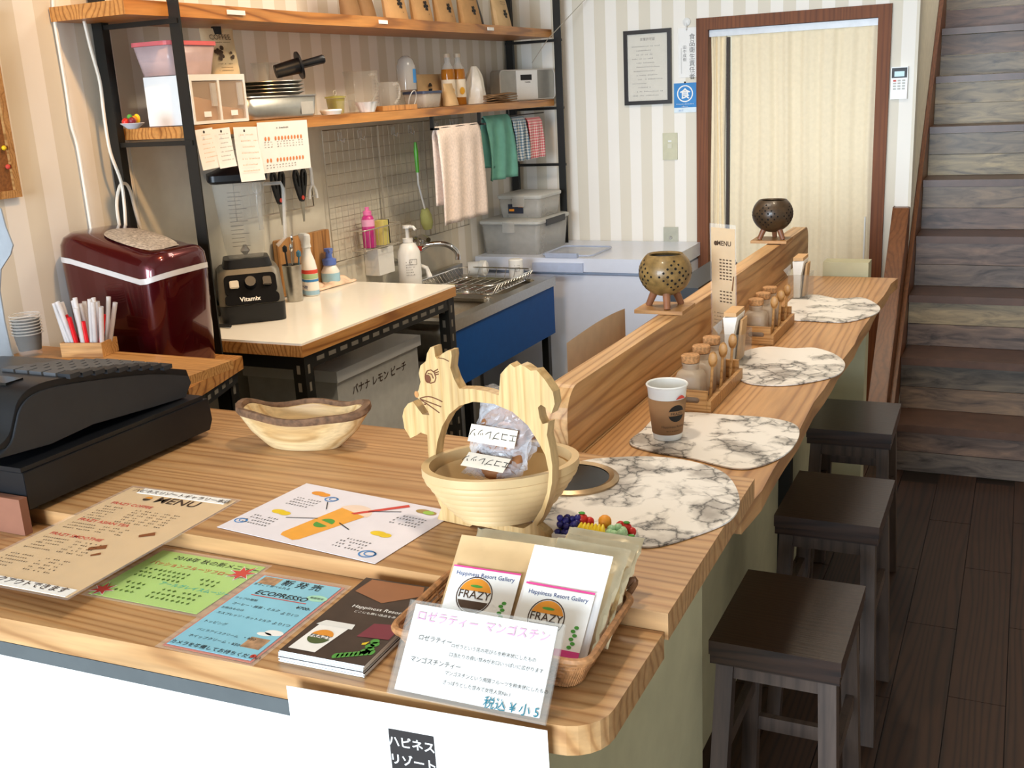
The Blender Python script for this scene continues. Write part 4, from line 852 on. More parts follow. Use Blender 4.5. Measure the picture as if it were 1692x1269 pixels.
o = thing('pink_bottle', 'pink dish soap bottle standing in the wire basket', 'bottle', (bk.x, bk.y - .045, bk.z + .003)); bm = BM(); lathe(bm, [(.022, 0), (.024, .004), (.024, .10), (.02, .115), (.013, .12)], seg=18); bd = obj('body', bm, pm('magenta_plastic', '#C43A8A', .3), o, smooth=True)
bm = BM(); lathe(bm, [(.016, .1202), (.016, .135), (.008, .138), (.008, .15), (.0001, .151)], seg=14); obj('cap', bm, pm('pink_cap', '#E87AB4', .35), o, smooth=True); bm = BM(); lathe(bm, [(.0243, .08), (.0243, .105)], seg=18, cap=False); obj('label', bm, pm('pale_pink_label', '#E8A8CC', .5), bd, smooth=True)
o = thing('sponge', 'yellow and black scouring sponge standing in the wire basket', 'sponge', (bk.x, bk.y + .05, bk.z + .003), .2); obj('foam', box(-.02, .02, -.035, .012, 0, .09), pm('yellow_sponge', '#D8CE7A', .95, bmp=.3), o, bevel=.004); obj('scourer', box(-.02, .02, .0125, .024, 0, .09), pm('black_scourer', '#22221E', .95), o)

# towels
def drape(name, label, y0, y1, zt, zb, x, mat, front=1.0, wave=.006, n=3, parent=None):
    def f(u, v):
        s = v * 2 - 1   # -1 back bottom, 0 top, 1 front bottom
        z = zt - abs(s) * (zt - zb) * (1 if s > 0 else .8); xx = x + (.012 if s > 0 else -.012) * min(1, abs(s) * 12) + wave * math.sin(n * 2 * PI * u + 2 * s) * min(1, abs(s) * 3)
        return Vector((xx, y0 + (y1 - y0) * u + .012 * s * (u - .3) + .004 * math.sin(9 * v), z))
    o = obj(name, grid(BM(), f, 24, 40), mat, smooth=True); solid(o, .004); return tag(o, label, 'towel' if name == 'hand_towel' else 'cloth')
def check(name, a, b, sc):
    m, nt, bs = newmat(name); c1 = nd(nt, 'ShaderNodeTexWave', bands_direction='Y'); c1.inputs['Scale'].default_value = sc; c2 = nd(nt, 'ShaderNodeTexWave', bands_direction='Z'); c2.inputs['Scale'].default_value = sc
    v = coords(nt); nt.links.new(v, c1.inputs[0]); nt.links.new(v, c2.inputs[0]); ad = nd(nt, 'ShaderNodeMath', operation='ADD'); nt.links.new(c1.outputs['Fac'], ad.inputs[0]); nt.links.new(c2.outputs['Fac'], ad.inputs[1])
    hf = nd(nt, 'ShaderNodeMath', operation='MULTIPLY'); hf.inputs[1].default_value = .5; nt.links.new(ad.outputs[0], hf.inputs[0]); r = ramp(nt, [(.3, a), (.75, b)], hf.outputs[0]); nt.links.new(r.outputs[0], bs.inputs['Base Color']); bs.inputs['Roughness'].default_value = .9; return m
a = pX(716, 205, -1.99); b = pX(793, 200, -1.99)
drape('hand_towel', 'pinkish terry hand towel hanging below the shelf front', a.y + .01, b.y - .02, 1.435, 1.07, -1.99, pm('terry_pink', '#EAD8CC', .95, var=.12, nscale=120, bmp=.6))
for yy in (a.y - .005, b.y + .0):
    bm = BM(); bx(bm, -2.0, -1.985, yy - .004, yy + .004, 1.425, 1.4745); bx(bm, -2.0, -1.97, yy - .004, yy + .012, 1.425, 1.433); tag(obj('towel_hook', bm, BLACK), 'black metal hook under the shelf at the ' + ('left' if yy < a.y else 'right') + ' edge of the pink towel', 'hook')
bm = BM(); tube(bm, [(-1.99, a.y, 1.430), (-1.99, b.y, 1.430)], .0035, 6); tag(obj('towel_bar', bm, BLACK, smooth=True), 'thin black bar carrying the pink hand towel', 'bar')
YC = 4.30
drape('green_cloth', 'teal green cloth hanging under the far end of the shelf', 4.03, 4.27, 1.455, 1.19, -2.03, pm('teal_cloth', '#6AA696', .9, var=.1), wave=.016, n=2)
drape('blue_check_cloth', 'blue checked cloth hanging right of the green cloth', 4.29, 4.42, 1.44, 1.25, -2.03, check('blue_check', '#5A7890', '#D0D4D4', 26), wave=.012, n=2)
drape('red_check_cloth', 'red checked cloth hanging at the right end of the shelf', 4.45, 4.60, 1.43, 1.25, -2.03, check('red_check', '#D85A68', '#EED8D2', 26), wave=.006, n=2)
bm = BM(); tube(bm, [(-2.03, 4.0, 1.447), (-2.03, 4.65, 1.447)], .003, 6); bx(bm, -2.035, -2.025, 4.26, 4.27, 1.447, 1.4745); tag(obj('cloth_bar', bm, BLACK), 'black bar under the shelf carrying the three cloths', 'bar')

# ================================================================== WALL ITEMS
def wallrect(px0, py0, px1, py1, y=YB): a = pY(px0, py0, y); b = pY(px1, py1, y); return a, b
a, b = wallrect(1031.5, 52, 1111, 170.8); W_, H_ = b.x - a.x, a.z - b.z
cf = thing('certificate_frame', 'black framed certificate hanging on the striped back wall', 'frame', ((a.x + b.x) / 2, YB - .002, (a.z + b.z) / 2)); cf.rotation_euler = (PI / 2, 0, 0)
bo = [(-W_ / 2, -H_ / 2), (W_ / 2, -H_ / 2), (W_ / 2, H_ / 2), (-W_ / 2, H_ / 2)]; k_ = .017; bi_ = [(x - math.copysign(k_, x), y - math.copysign(k_, y)) for x, y in bo]
obj('frame', prism(BM(), bo, 0, .016, holes=(bi_,)), pm('black_frame', '#211A18', .35), cf)
obj('paper', prism(BM(), bi_, .002, .006), pm('certificate_paper', '#D9D3C4', .6, var=.03), cf)
obj('glass', prism(BM(), bi_, .010, .011), pm('frame_glass', '#FFFFFF', .05, alpha=.08, var=0), cf)
bm = BM(); textmesh(bm, '営業許可証', 0, H_ * .36, .014, .0065, 'CENTER'); obj('title', bm, INKBR, cf)
bm = BM()
for k in range(13): smallprint(bm, -W_ * .33 + (.02 if k % 3 else 0), H_ * (.28 - k * .055), W_ * random.uniform(.3, .62), .006, .0065)
obj('print', bm, INKGR, cf, kind='stuff')
a, b = wallrect(1121, 47, 1151, 127); W_, H_ = b.x - a.x, a.z - b.z
o = thing('notice_card', 'white hygiene notice card in clear sleeve left of the doorway', 'card', ((a.x + b.x) / 2, YB - .002, (a.z + b.z) / 2)); o.rotation_euler = (PI / 2, 0, 0)
obj('card', box(-W_ / 2, W_ / 2, -H_ / 2, H_ / 2, 0, .002), WHITEP, o)
bm = BM(); textmesh(bm, '食品衛生責任者', W_ * .10, H_ * .27, .0275, .0024, bold=.003, vertical=True); obj('lettering', bm, INK, o); obj('lettering', textmesh(BM(), '田中成樹', -W_ * .25, H_ * .08, .017, .0024, vertical=True), INK, o); obj('rule', box(-W_ * .34, -W_ * .325, -H_ * .42, H_ * .1, .002, .0024), INK, o)
obj('sleeve', box(-W_ * .52, W_ * .52, -H_ * .5, H_ * .52, .0028, .0034), LAM, o)
o = thing('suction_hook', 'white round suction hook above the notice card', 'hook', (pY(1135, 38, YB).x, YB - .002, pY(1135, 36, YB).z)); o.rotation_euler = (PI / 2, 0, 0)
bm = BM(); lathe(bm, [(.018, 0), (.017, .004), (.008, .009), (.0001, .01)], seg=20); obj('cup', bm, WHITE, o, smooth=True); bm = BM(); tube(bm, [(0, -.004, .009), (0, -.03, .010), (0, -.034, .016)], .003, 6); obj('hook', bm, WHITE, o, smooth=True)
a, b = wallrect(1114, 138, 1151, 185); W_, H_ = b.x - a.x, a.z - b.z
o = thing('blue_sign', 'blue food safety association plate below the notice card', 'sign', ((a.x + b.x) / 2, YB - .002, (a.z + b.z) / 2)); o.rotation_euler = (PI / 2, 0, 0)
obj('plate', box(-W_ / 2, W_ / 2, -H_ * .33, H_ / 2, 0, .003), pm('sign_blue', '#1B7FC4', .4), o); obj('lower_band', box(-W_ / 2, W_ / 2, -H_ / 2, -H_ * .331, 0, .003), pm('sign_pale', '#DCEAF2', .5), o)
bm = BM(); annulus(bm, 0, H_ * .14, W_ * .31, W_ * .36, .0034); textmesh(bm, '食', 0, H_ * .14 - W_ * .17, W_ * .46, .0034, 'CENTER', .025); smallprint(bm, -W_ * .4, -H_ * .22, W_ * .8, .005, .0034); smallprint(bm, -W_ * .15, -H_ * .30, W_ * .3, .005, .0034); obj('emblem', bm, WHITEP, o)
bm = BM(); textmesh(bm, '2017', -W_ * .3, -H_ * .46, .011, .0034); obj('lettering', bm, INKBL, o); bm = BM(); lathe(bm, [(.004, 0), (.004, .004)], (0, H_ * .52, .002), 8); obj('pin', bm, INK, o)
for nm, lb, (p0, q0, p1, q1), socket in (('light_switch', 'beige light switch plate on the striped wall left of the doorway', (1095.5, 220, 1120, 263.5), 0), ('wall_socket', 'small steel-grey outlet plate just above the freezer', (1097, 375, 1121, 399), 1)):
    a, b = wallrect(p0, q0, p1, q1); W_, H_ = b.x - a.x, a.z - b.z
    o = thing(nm, lb, 'switch' if not socket else 'socket', ((a.x + b.x) / 2, YB - .001, (a.z + b.z) / 2)); o.rotation_euler = (PI / 2, 0, 0)
    obj('plate', box(-W_ / 2, W_ / 2, -H_ / 2, H_ / 2, 0, .007), pm('beige_plate', '#C9C5A8', .4) if not socket else pm('grey_plate', '#B4B4A4', .3), o, bevel=.003)
    if not socket: obj('toggle', box(-.010, .010, -.008, .012, .0072, .010), pm('switch_face', '#D6D2BC', .4), o, bevel=.001); obj('indicator', box(-.008, .008, .02, .027, .0072, .009), WHITE, o)
    else:
        bm = BM(); lathe(bm, [(.008, .007), (.007, .012), (.003, .012), (.0001, .012)], (0, -H_ * .22, 0), 14); obj('jack', bm, STEEL, o, smooth=True)
a, b = wallrect(1474, 111, 1499, 163); W_, H_ = b.x - a.x, a.z - b.z
o = thing('remote_control', 'white air-conditioner remote in holder right of the doorway', 'remote', ((a.x + b.x) / 2, YB - .001, (a.z + b.z) / 2)); o.rotation_euler = (PI / 2, 0, 0)
bd = obj('body', box(-W_ / 2, W_ / 2, -H_ / 2, H_ / 2, 0, .02), WHITE, o, bevel=.003); obj('screen_surround', box(-W_ * .46, W_ * .46, H_ * .16, H_ * .47, .0202, .021), DARKP, o)
obj('screen', box(-W_ * .3, W_ * .3, H_ * .2, H_ * .36, .0212, .022), pm('lcd', '#9FC0C8', .3), o)
for r in range(4):
    for c in range(3): obj('button', box(-W_ * .36 + c * W_ * .27, -W_ * .36 + c * W_ * .27 + W_ * .18, H_ * (.05 - r * .085), H_ * (.10 - r * .085), .0202, .0225), INKRED if (r, c) == (0, 0) else GREYP, bd)
a = pX(30, 325, XW); 
o = thing('cork_board', 'cork notice board with wooden frame at the left edge', 'board', (XW, a.y, a.z))
obj('cork', box(.002, .008, -.5, -.018, .018, .42), pm('brown_cork', '#8A5A30', .9, var=.25, nscale=140), o); bm = BM(); bx(bm, .001, .016, -.5, 0, 0, .018); obj('frame', bm, BOXW, o); obj('frame', box(.001, .016, -.018, 0, .018, .44), BOXW, o)
for c, z, mt in ((-.028, .12, YEL), (-.026, .075, INKRED)): bm = BM(); ball(bm, (.014, c, z), .006); obj('pin', bm, mt, o, smooth=True)
# cables
def cable(label, P, r=.0045):
    bm = BM(); tube(bm, smooth2(P, 5, False), r, 7); tag(obj('power_cable', bm, pm('white_cable', '#E2DACC', .5), smooth=True), label, 'cable')
W2 = XW + .012
cable('white cable running down the wall, left of the rack', [pX(*q, W2) for q in ((88, -6), (90, 30), (100, 90), (110, 150), (118, 205), (128, 240), (140, 310), (152, 385))], .005)
cable('white cable dropping along the rack post to the ice maker', [pX(*q, XW + .06) for q in ((138, 30), (150, 80), (165, 135), (172, 190), (182, 250), (200, 300), (206, 345), (208, 385))])
cable('looped white cable behind the ice maker', [pX(*q, XW + .05) for q in ((200, 388), (193, 340), (198, 308), (208, 304), (216, 318), (224, 350), (234, 384))])
a = pX(905, 65, -1.96); b = pX(879, 104, -2.05); c_ = pY(975, -10, YB - .01)
bm = BM(); tube(bm, [b, a, c_], .0018, 5); tag(obj('antenna_wire', bm, WIRE), 'thin antenna wire running from the shelf speaker up to the wall', 'wire')

# ================================================================== STOOLS
def make_stool(label):
    s = thing('stool', label, 'stool', group='dark wooden stools along the bar')
    obj('seat', box(-.118, .118, -.158, .158, .532, .56), STOOLW, s, bevel=.006); obj('seat_frame', box(-.116, .116, -.156, .156, .513, .531), STOOLW, s, bevel=.003)
    for sx in (-1, 1):
        for sy_ in (-1, 1):
            t = Vector((sx * .092, sy_ * .125, .512)); bt = Vector((sx * .112, sy_ * .155, 0)); w_ = .016
            obj('leg', ringloft(BM(), [[q + Vector((dx * w_, dy * w_, 0)) for dx, dy in ((-1, -1), (1, -1), (1, 1), (-1, 1))] for q in (bt, t)]), LEGW, s, bevel=.002)
    for sy_ in (-1, 1):
        obj('apron', box(-.085, .085, sy_ * .123 - .009, sy_ * .123 + .009, .475, .510), LEGW, s)
        obj('stretcher', box(-.098, .098, sy_ * .142 - .008, sy_ * .142 + .008, .20, .232), LEGW, s)
        obj('stretcher', box(-.092, .092, sy_ * .132 - .008, sy_ * .132 + .008, .36, .388), LEGW, s) if sy_ > 0 else None
    for sx in (-1, 1):
        obj('apron', box(sx * .09 - .009, sx * .09 + .009, -.112, .112, .475, .510), LEGW, s); obj('stretcher', box(sx * .10 - .008, sx * .10 + .008, -.125, .125, .30, .332), LEGW, s)
    return s
s0 = make_stool('nearest dark wooden stool, beside the front counter'); s0.location = (-.345, 1.875, 0)
for (x, y, r), lb in (((-.355, 2.495, 0), 'middle dark wooden stool of the three under the bar'), ((-.405, 3.17, .02), 'farthest dark wooden stool, in front of the stairs')):
    s = dup(s0); s.location = (x, y, 0); s.rotation_euler = (0, 0, r); s['label'] = lb

# ================================================================== BAR ITEMS
def mat_outline(P, z):
    return smooth2([(p.x, p.y) for p in [pz(a, b, z) for a, b in P]], 6)
def placemat(label, P, z):
    o = obj('placemat', prism(BM(), mat_outline(P, z), z, z + .0025), MARBLE); return tag(o, label, 'placemat', 'marble pattern placemats along the counter')
placemat('marbled placemat on the front counter beside the round black opening', [(872, 850), (905, 790), (960, 764), (1030, 757), (1090, 757), (1150, 766), (1200, 786), (1222, 826), (1208, 860), (1150, 886), (1080, 905), (1030, 900), (930, 885)], z2 + .001)
placemat('marbled placemat under the paper coffee cup', [(1040, 733), (1062, 712), (1090, 687), (1140, 683), (1200, 687), (1270, 692), (1315, 704), (1318, 728), (1290, 757), (1225, 776), (1140, 758), (1075, 747)], z3 + .001)
placemat('marbled placemat before the nearer napkin holder', [(1212, 600), (1230, 582), (1268, 574), (1310, 577), (1345, 576), (1378, 586), (1396, 602), (1385, 620), (1340, 632), (1290, 638), (1235, 634), (1216, 618)], z3 + .001)
placemat('farthest marbled placemat, at the end of the bar', [(1296, 512), (1310, 494), (1345, 488), (1385, 494), (1425, 493), (1450, 505), (1453, 515), (1435, 524), (1395, 533), (1340, 531), (1300, 528)], z3 + .001)
# round waste opening
c0 = pz(945, 795, z2)
rg = thing('waste_opening', 'round black opening with brushed steel ring in the counter', 'opening', (c0.x, c0.y, z2 + .0036))
bm = BM(); lathe(bm, [(.062, 0), (.078, 0), (.078, .003), (.07, .007), (.062, .004)], seg=40, cap=False); obj('ring', bm, pm('bronze_steel', '#B09878', .3, .9), rg, smooth=True)
bm = BM(); lathe(bm, [(.0625, .003), (.061, .0012), (.0001, .001)], seg=40); obj('well', bm, pm('gloss_black', '#0D0D0E', .2), rg, smooth=True)

# paper cup
c0 = pz(1103, 722, z3 + .004)
cp = thing('paper_cup', 'white paper coffee cup with brown sleeve and black round logo', 'cup', (c0.x, c0.y, z3 + .0045))
bm = BM(); lathe(bm, [(.027, 0), (.0275, .002), (.038, .104), (.040, .105), (.0405, .107), (.039, .109), (.0365, .107), (.027, .006), (.0001, .005)], seg=40); cu = obj('cup', bm, WHITE, cp, smooth=True)
bm = BM(); lathe(bm, [(.0288, .012), (.0365, .082)], seg=40, cap=False); sl_ = solid(obj('sleeve', bm, pm('kraft_sleeve', '#96704C', .8), cp, smooth=True), .0012)
def wrap(bm, r0, r1, h0, h1, ang):
    for v in bm.verts:
        u, z = v.co.x, v.co.y; r = r0 + (r1 - r0) * (z - h0) / (h1 - h0); a = ang + u / r; v.co = Vector((r * math.cos(a), r * math.sin(a), z))
def cup_logo(parent, r0, r1, h0, h1, ang, zc, R):
    for sg_ in (1, -1):
        bm = BM(); n = 16; cols = []
        for i in range(n + 1):
            x = R * .98 * (2 * i / n - 1); yh = math.sqrt(max(0, R * R - x * x)); lo_ = min(R * .28, yh); cols.append((bm.verts.new((x, zc + sg_ * lo_, 0)), bm.verts.new((x, zc + sg_ * yh, 0))))
        for (p0, p1), (p2, p3) in zip(cols, cols[1:]): bm.faces.new((p0, p2, p3, p1))
        wrap(bm, r0, r1, h0, h1, ang); obj('logo', bm, INK, parent)
    bm = BM(); textmesh(bm, 'FRAZY', 0, zc - R * .2, R * .5, 0, 'CENTER'); wrap(bm, r0, r1, h0, h1, ang); obj('lettering', bm, INK, parent)
camang = math.atan2(-c0.y, -c0.x)
cup_logo(sl_, .0298, .0375, .012, .082, camang + .55, .056, .017)
bm = BM(); textmesh(bm, 'Happiness Resort', 0, .027, .0068, 0, 'CENTER'); smallprint(bm, -.014, .020, .028, .003, 0); wrap(bm, .0298, .0375, .012, .082, camang + .4); obj('lettering', bm, INKBR, sl_)
bm = BM(); [bm.verts.new((-.012 + .024 * i / 8, .084 + .008 * math.sin(PI * i / 8), 0)) for i in range(9)]; bm.faces.new(list(bm.verts)); wrap(bm, .0298, .0378, .012, .082, camang + .75); obj('red_arc', bm, INKRED, cu)

# racks with corked jars and wooden spoons
JAR = pm('frosted_jar_glass', '#CDB9A2', .35, alpha=.72)
def jar_rack(label, c, which, group='corked jars in the bar racks'):
    o = thing('condiment_rack', label, 'rack', (c[0], c[1], z3 + .0005))
    obj('end_panel', prism(BM(), [(-.042, 0), (.042, 0), (.042, .046), (-.042, .046)], -.004, .004, holes=(rrect(.042, .014, .0065, 4, .005, .026),), M=Matrix.Translation((0, -.135, 0)) @ Matrix.Rotation(PI / 2, 4, 'X')), BOXW, o, bevel=.001)
    obj('end_panel', box(-.042, .042, .131, .139, 0, .046), BOXW, o)
    for sx in (-1, 1): obj('side_rail', box(sx * .046 - .004, sx * .046 + .004, -.139, .139, 0, .026), BOXW, o, bevel=.001)
    obj('base', box(-.0415, .0415, -.13, .13, .001, .005), BOXW, o)
    for k in range(3):
        y = c[1] - .085 + k * .085; j = thing('corked_jar', ('nearest', 'middle', 'farthest')[k] + ' corked frosted jar in the ' + which + ' rack', 'jar', (c[0] - .008, y, z3 + .006), 0, group)
        bd = obj('glass', ringloft(BM(), [[Vector((x, yy, z)) for x, yy in rrect(w, w, r, 4)] for w, r, z in ((.052, .008, 0), (.056, .01, .004), (.056, .01, .058), (.05, .014, .068), (.034, .0165, .074), (.034, .0165, .082), (.037, .018, .084), (.037, .018, .087))]), JAR, j, smooth=True)
        obj('contents', ringloft(BM(), [[Vector((x, yy, z)) for x, yy in rrect(.05, .05, .01, 3)] for z in (.003, .04)]), pm('sugar_brown', '#B8936C', .9, alpha=1), bd)
        bm = BM(); lathe(bm, [(.0165, .0872), (.019, .089), (.020, .102), (.0185, .104), (.0001, .1045)], seg=20); obj('cork', bm, CORK, j, smooth=True)
        s = thing('wooden_spoon', ('nearest', 'middle', 'farthest')[k] + ' small wooden spoon beside the jars of the ' + which + ' rack', 'spoon', (c[0] + .033, y + .005, z3 + .007), 0, 'wooden spoons in the bar racks'); s.rotation_euler = (0, .06, 0)
        bm = BM(); tube(bm, [(0, 0, 0), (0, 0, .08)], [.0035, .003], 8); obj('stem', bm, BOXW, s, smooth=True); bm = BM(); ball(bm, (0, 0, .094), .018, 12, 8, (.55, .28, 1)); obj('bowl', bm, BOXW, s, smooth=True)
jar_rack('small wooden rack of three corked jars behind the paper cup', (-.600, 2.20), 'nearer')
jar_rack('small wooden rack of three corked jars further along the bar', (-.600, 2.815), 'farther')
# napkin holders
def napkin_holder(label, c):
    o = thing('napkin_holder', label, 'napkin holder', (c[0], c[1], z3 + .0035)); t = .002
    bm = BM(); bx(bm, -.03, .03, -.03, -.028, 0, .075); bx(bm, -.03, .03, .058, .06, 0, .075); bx(bm, -.032, -.03, -.03, .06, 0, .105); bx(bm, .03, .032, -.03, .06, 0, .075); bx(bm, -.03, .03, -.028, .058, 0, .002); obj('acrylic_case', bm, CLEAR, o)
    bm = BM(); ringloft(bm, [[(-.014, -.024, .003), (.004, -.024, .003), (.004, .05, .003), (-.014, .05, .003)], [(-.015, -.025, .07), (.006, -.025, .07), (.006, .05, .07), (-.015, .05, .07)], [(-.018, -.03, .115), (.016, -.03, .118), (.016, .052, .118), (-.018, .052, .115)]]); obj('white_napkins', bm, NAPK, o)
    obj('tan_napkins', ringloft(BM(), [[(.0065, .0, .003), (.014, .0, .003), (.014, .052, .003), (.0065, .052, .003)], [(.0165, .0, .105), (.022, .0, .105), (.022, .052, .105), (.0165, .052, .105)]]), pm('tan_napkin', '#D2A878', .8), o)
    obj('tan_fold', box(-.016, .014, -.031, .053, .1185, .128), pm('tan_napkin', '#D2A878', .8), o, bevel=.002)
    obj('clip_card', prism(BM(), [(-.055, .08), (-.032, .10), (-.032, .075), (-.04, .062)], -.02, -.018, M=Matrix.Rotation(PI / 2, 4, 'X')), CLEAR2, o)
napkin_holder('clear acrylic napkin holder between the two jar racks', (-.605, 2.475)); napkin_holder('clear acrylic napkin holder at the far end of the bar', (-.60, 3.30))
# standing menu
P0, P1 = pz(1187, 574, z3), pz(1219, 578, z3)
ms = thing('standing_menu', 'tall tan laminated menu standing against the partition board', 'menu'); top = pY(1183, 397, P0.y + .10) 
o_ = Vector((-.693, 2.62, z3 + .002)); frame(ms, o_, (.62, -.33, 0), (-.03, -.01, 1)); w_, h_ = .078, .31
obj('sheet', box(0, w_, 0, h_, -.0006, .0006), pm('tan_menu_paper', '#C9A468', .45), ms); obj('film', box(-.004, w_ + .004, -.001, h_ + .01, .0008, .0012), LAM, ms)
bm = BM(); textmesh(bm, 'MENU', w_ * .55, h_ * .86, .017, .0014, 'CENTER', .02); disc(bm, w_ * .2, h_ * .875, .006, .0014, n=14)
for k in range(7):
    for j in range(4): dash(bm, w_ * (.35 + .14 * j), h_ * (.74 - k * .026), .007, .003, .0014)
for k in range(4):
    for j in range(4): dash(bm, w_ * (.35 + .14 * j), h_ * (.48 - k * .028), .007, .003, .0014)
for k in range(5): smallprint(bm, w_ * .1, h_ * (.30 - k * .03), w_ * .6, .004, .0014)
obj('print', bm, INKBR, ms, kind='stuff'); bm = BM(); flat(bm, [(w_ * .85, h_ * .5), (w_ * .93, h_ * .62), (w_ * .97, h_ * .62), (w_ * .9, h_ * .5)], .0015); obj('cone_picture', bm, pm('cone_brown', '#6A4020', .6), ms)

# coconut candle holders on small plates
COCO = pm('coconut_shell', '#7A6036', .38, var=.35, nscale=60, coat=.15); COCOD = pm('coconut_shell_dark', '#40301F', .38, var=.35, nscale=50, coat=.15)
def coconut(label, plab, c, mt, rot, R=.065):
    pl = obj('wooden_tile', box(c[0] - .062, c[0] + .058, c[1] - .055, c[1] + .055, c[2], c[2] + .009), BOXW, bevel=.001); tag(pl, plab, 'tile')
    o = thing('coconut_holder', label, 'candle holder', (c[0], c[1], c[2] + .0095), rot); zc = .085
    prof = [(R * math.cos(t) , zc + R * .92 * math.sin(t)) for t in [-PI / 2 + .02 + i * (PI * .76) / 16 for i in range(17)]]
    inner = [((R - .006) * math.cos(t), zc + (R - .006) * .92 * math.sin(t)) for t in [-PI / 2 + .02 + i * (PI * .76) / 16 for i in range(17)]][::-1]
    bm = BM(); lathe(bm, prof + inner, seg=36); sh = obj('shell', bm, mt, o, smooth=True)
    bm = BM(); 
    for k in range(4):
        a0_ = k * PI / 2 + .4
        for i in range(-4, 5):
            for j in range(-4, 5):
                d = abs(i) + abs(j)
                if d in (4, 2): 
                    a_ = a0_ + i * .155; el = j * .155 - .05; q = Vector((R * math.cos(el) * math.cos(a_), R * math.cos(el) * math.sin(a_), zc + R * .92 * math.sin(el))); nrm = (q - Vector((0, 0, zc))).normalized(); r_ = .0030 if d == 4 else .0036
                    Mq = nrm.to_track_quat('Z', 'Y').to_matrix().to_4x4(); Mq.translation = q + nrm * .0004
                    lathe(bm, [(r_, 0), (.0001, .0002)], seg=6, M=Mq)
    obj('pierced_holes', bm, pm('hole_black', '#0C0806', .9), sh, kind='stuff')
    for k in range(3):
        a_ = k * 2 * PI / 3 + .6; bm = BM(); tube(bm, [(.028 * math.cos(a_), .028 * math.sin(a_), .038), (.046 * math.cos(a_), .046 * math.sin(a_), 0)], [.010, .008], 10); obj('leg', bm, pm('leg_reddish', '#8A5A3E', .4), o, smooth=True)
    bm = BM(); lathe(bm, [(R * .66, 0), (.0001, -.001)], (0, 0, zc + .035), 24); obj('liner', bm, pm('hole_black', '#0C0806', .9), o)
c1 = pz(1100, 513, 1.015); coconut('lighter brown pierced coconut holder nearer on the partition', 'small square wooden tile under the nearer coconut holder', (c1.x + .0, c1.y, 1.0165), COCO, .3, .064)
c2 = pz(1276, 399, 1.012); coconut('dark pierced coconut holder further along the partition', 'small square wooden tile under the farther coconut holder', (c2.x + .0, c2.y, 1.0125), COCOD, 1.0, .068)
# things behind the partition
wbk = thing('work_shelf', 'narrow shelf on the kitchen side of the bar partition', 'shelf'); obj('board', box(-1.05, -.802, 1.76, 3.68, .80, .82), BROWNW, wbk); obj('board', box(-1.05, -.802, 1.76, 3.68, .35, .37), BROWNW, wbk)
for yy in (1.76, 3.66): obj('upright', box(-1.05, -.802, yy, yy + .02, 0, .80), BROWNW, wbk)
P = [pX(a, b, -.84) for a, b in ((938, 612), (1033, 569), (1032, 536), (936, 590))]
o = thing('laminated_sheet', 'beige laminated sheet standing behind the partition board', 'sheet', (-.84, P[0].y, .8205)); ln = P[1].y - P[0].y
obj('sheet', grid(BM(), lambda u, v: Vector((.01 * math.sin(3 * u), ln * u, (.215 + .012 * math.sin(PI * u)) * v)), 12, 4), pm('beige_sheet', '#CDB69A', .4), o); 
o = thing('blue_bottle', 'teal bottle with black cap behind the partition board', 'bottle', (-.86, 3.42, .8205)); bm = BM(); lathe(bm, [(.03, 0), (.03, .16), (.018, .172)], seg=18); obj('body', bm, pm('teal_bottle', '#2E6E86', .3), o, smooth=True); bm = BM(); lathe(bm, [(.02, .1722), (.02, .19), (.026, .192), (.026, .205), (.0001, .208)], seg=18); obj('cap', bm, BLKP, o, smooth=True)
o = obj('black_tray', box(-.90, -.81, 2.9, 3.36, .8205, .985), BLKP, bevel=.01); tag(o, 'long black case tucked behind the standing menu and partition', 'case')
for k, (c, mt, lb) in enumerate((((-.93, 1.86), pm('blue_book', '#2E4E8A', .5), 'blue bound booklet on the shelf behind the partition'), ((-.93, 1.93), pm('orange_box', '#C08046', .6), 'small orange-brown box behind the partition end'), ((-.93, 2.0), WHITEP, 'white paper pad behind the partition end'))):
    bm = BM(); bx(bm, c[0] - .06, c[0] + .06, c[1] - .03, c[1] + .03, .8205, .8605 + .015 * k); tag(obj('booklet' if k != 1 else 'small_box', bm, mt, bevel=.003), lb, 'booklet' if k != 1 else 'box')

# ================================================================== FRONT COUNTER ITEMS
# cash register
RX = -1.415
def rp(px, py, x=RX - .03): q = pX(px, py, x); return (q.y, q.z)
rg = thing('cash_register', 'black cash register with grey keys on the left of the counter', 'cash register')
obj('drawer', prism(BM(), [(1.10, z2 + .012), (1.535, z2 + .012), (1.545, z2 + .03), (1.54, 1.0), (1.10, 1.0)], -1.86, RX, M=M), BLKP, rg, bevel=.006)
obj('drawer_front', prism(BM(), [(1.546, z2 + .02), (1.553, z2 + .03), (1.55, .992), (1.546, .995)], -1.85, RX - .008, M=M), DARKP, rg)
obj('top_ledge', box(-1.86, RX - .004, 1.10, 1.53, 1.0005, 1.008), BLKP, rg, bevel=.003)
for x in (-1.45, -1.82):
    for y in (1.13, 1.49): bm = BM(); lathe(bm, [(.012, 0), (.014, .0115)], (x, y, z2 + .0004), 12); obj('foot', bm, BLKP, rg)
prof = [rp(-30, 752), rp(-8, 742), rp(14, 720), rp(22, 690), rp(30, 662), rp(52, 640), rp(95, 626), rp(170, 615), rp(245, 608), rp(308, 611), rp(312, 622), rp(303, 646), rp(250, 662), rp(150, 690), rp(80, 722)]
prof = [(p.x, p.y) for p in smooth2(prof[:10], 3, False)] + prof[10:]
prof = [(y, max(z, 1.009)) for y, z in prof]
hs = obj('housing', prism(BM(), prof, -1.83, RX - .03, M=M), BLKP, rg, bevel=.004, smooth=True)
obj('side_trim', prism(BM(), [(y, max(1.009, z - .012)) for y, z in prof], -1.835, RX - .026, M=M), DARKP, rg, bevel=.006, smooth=True)
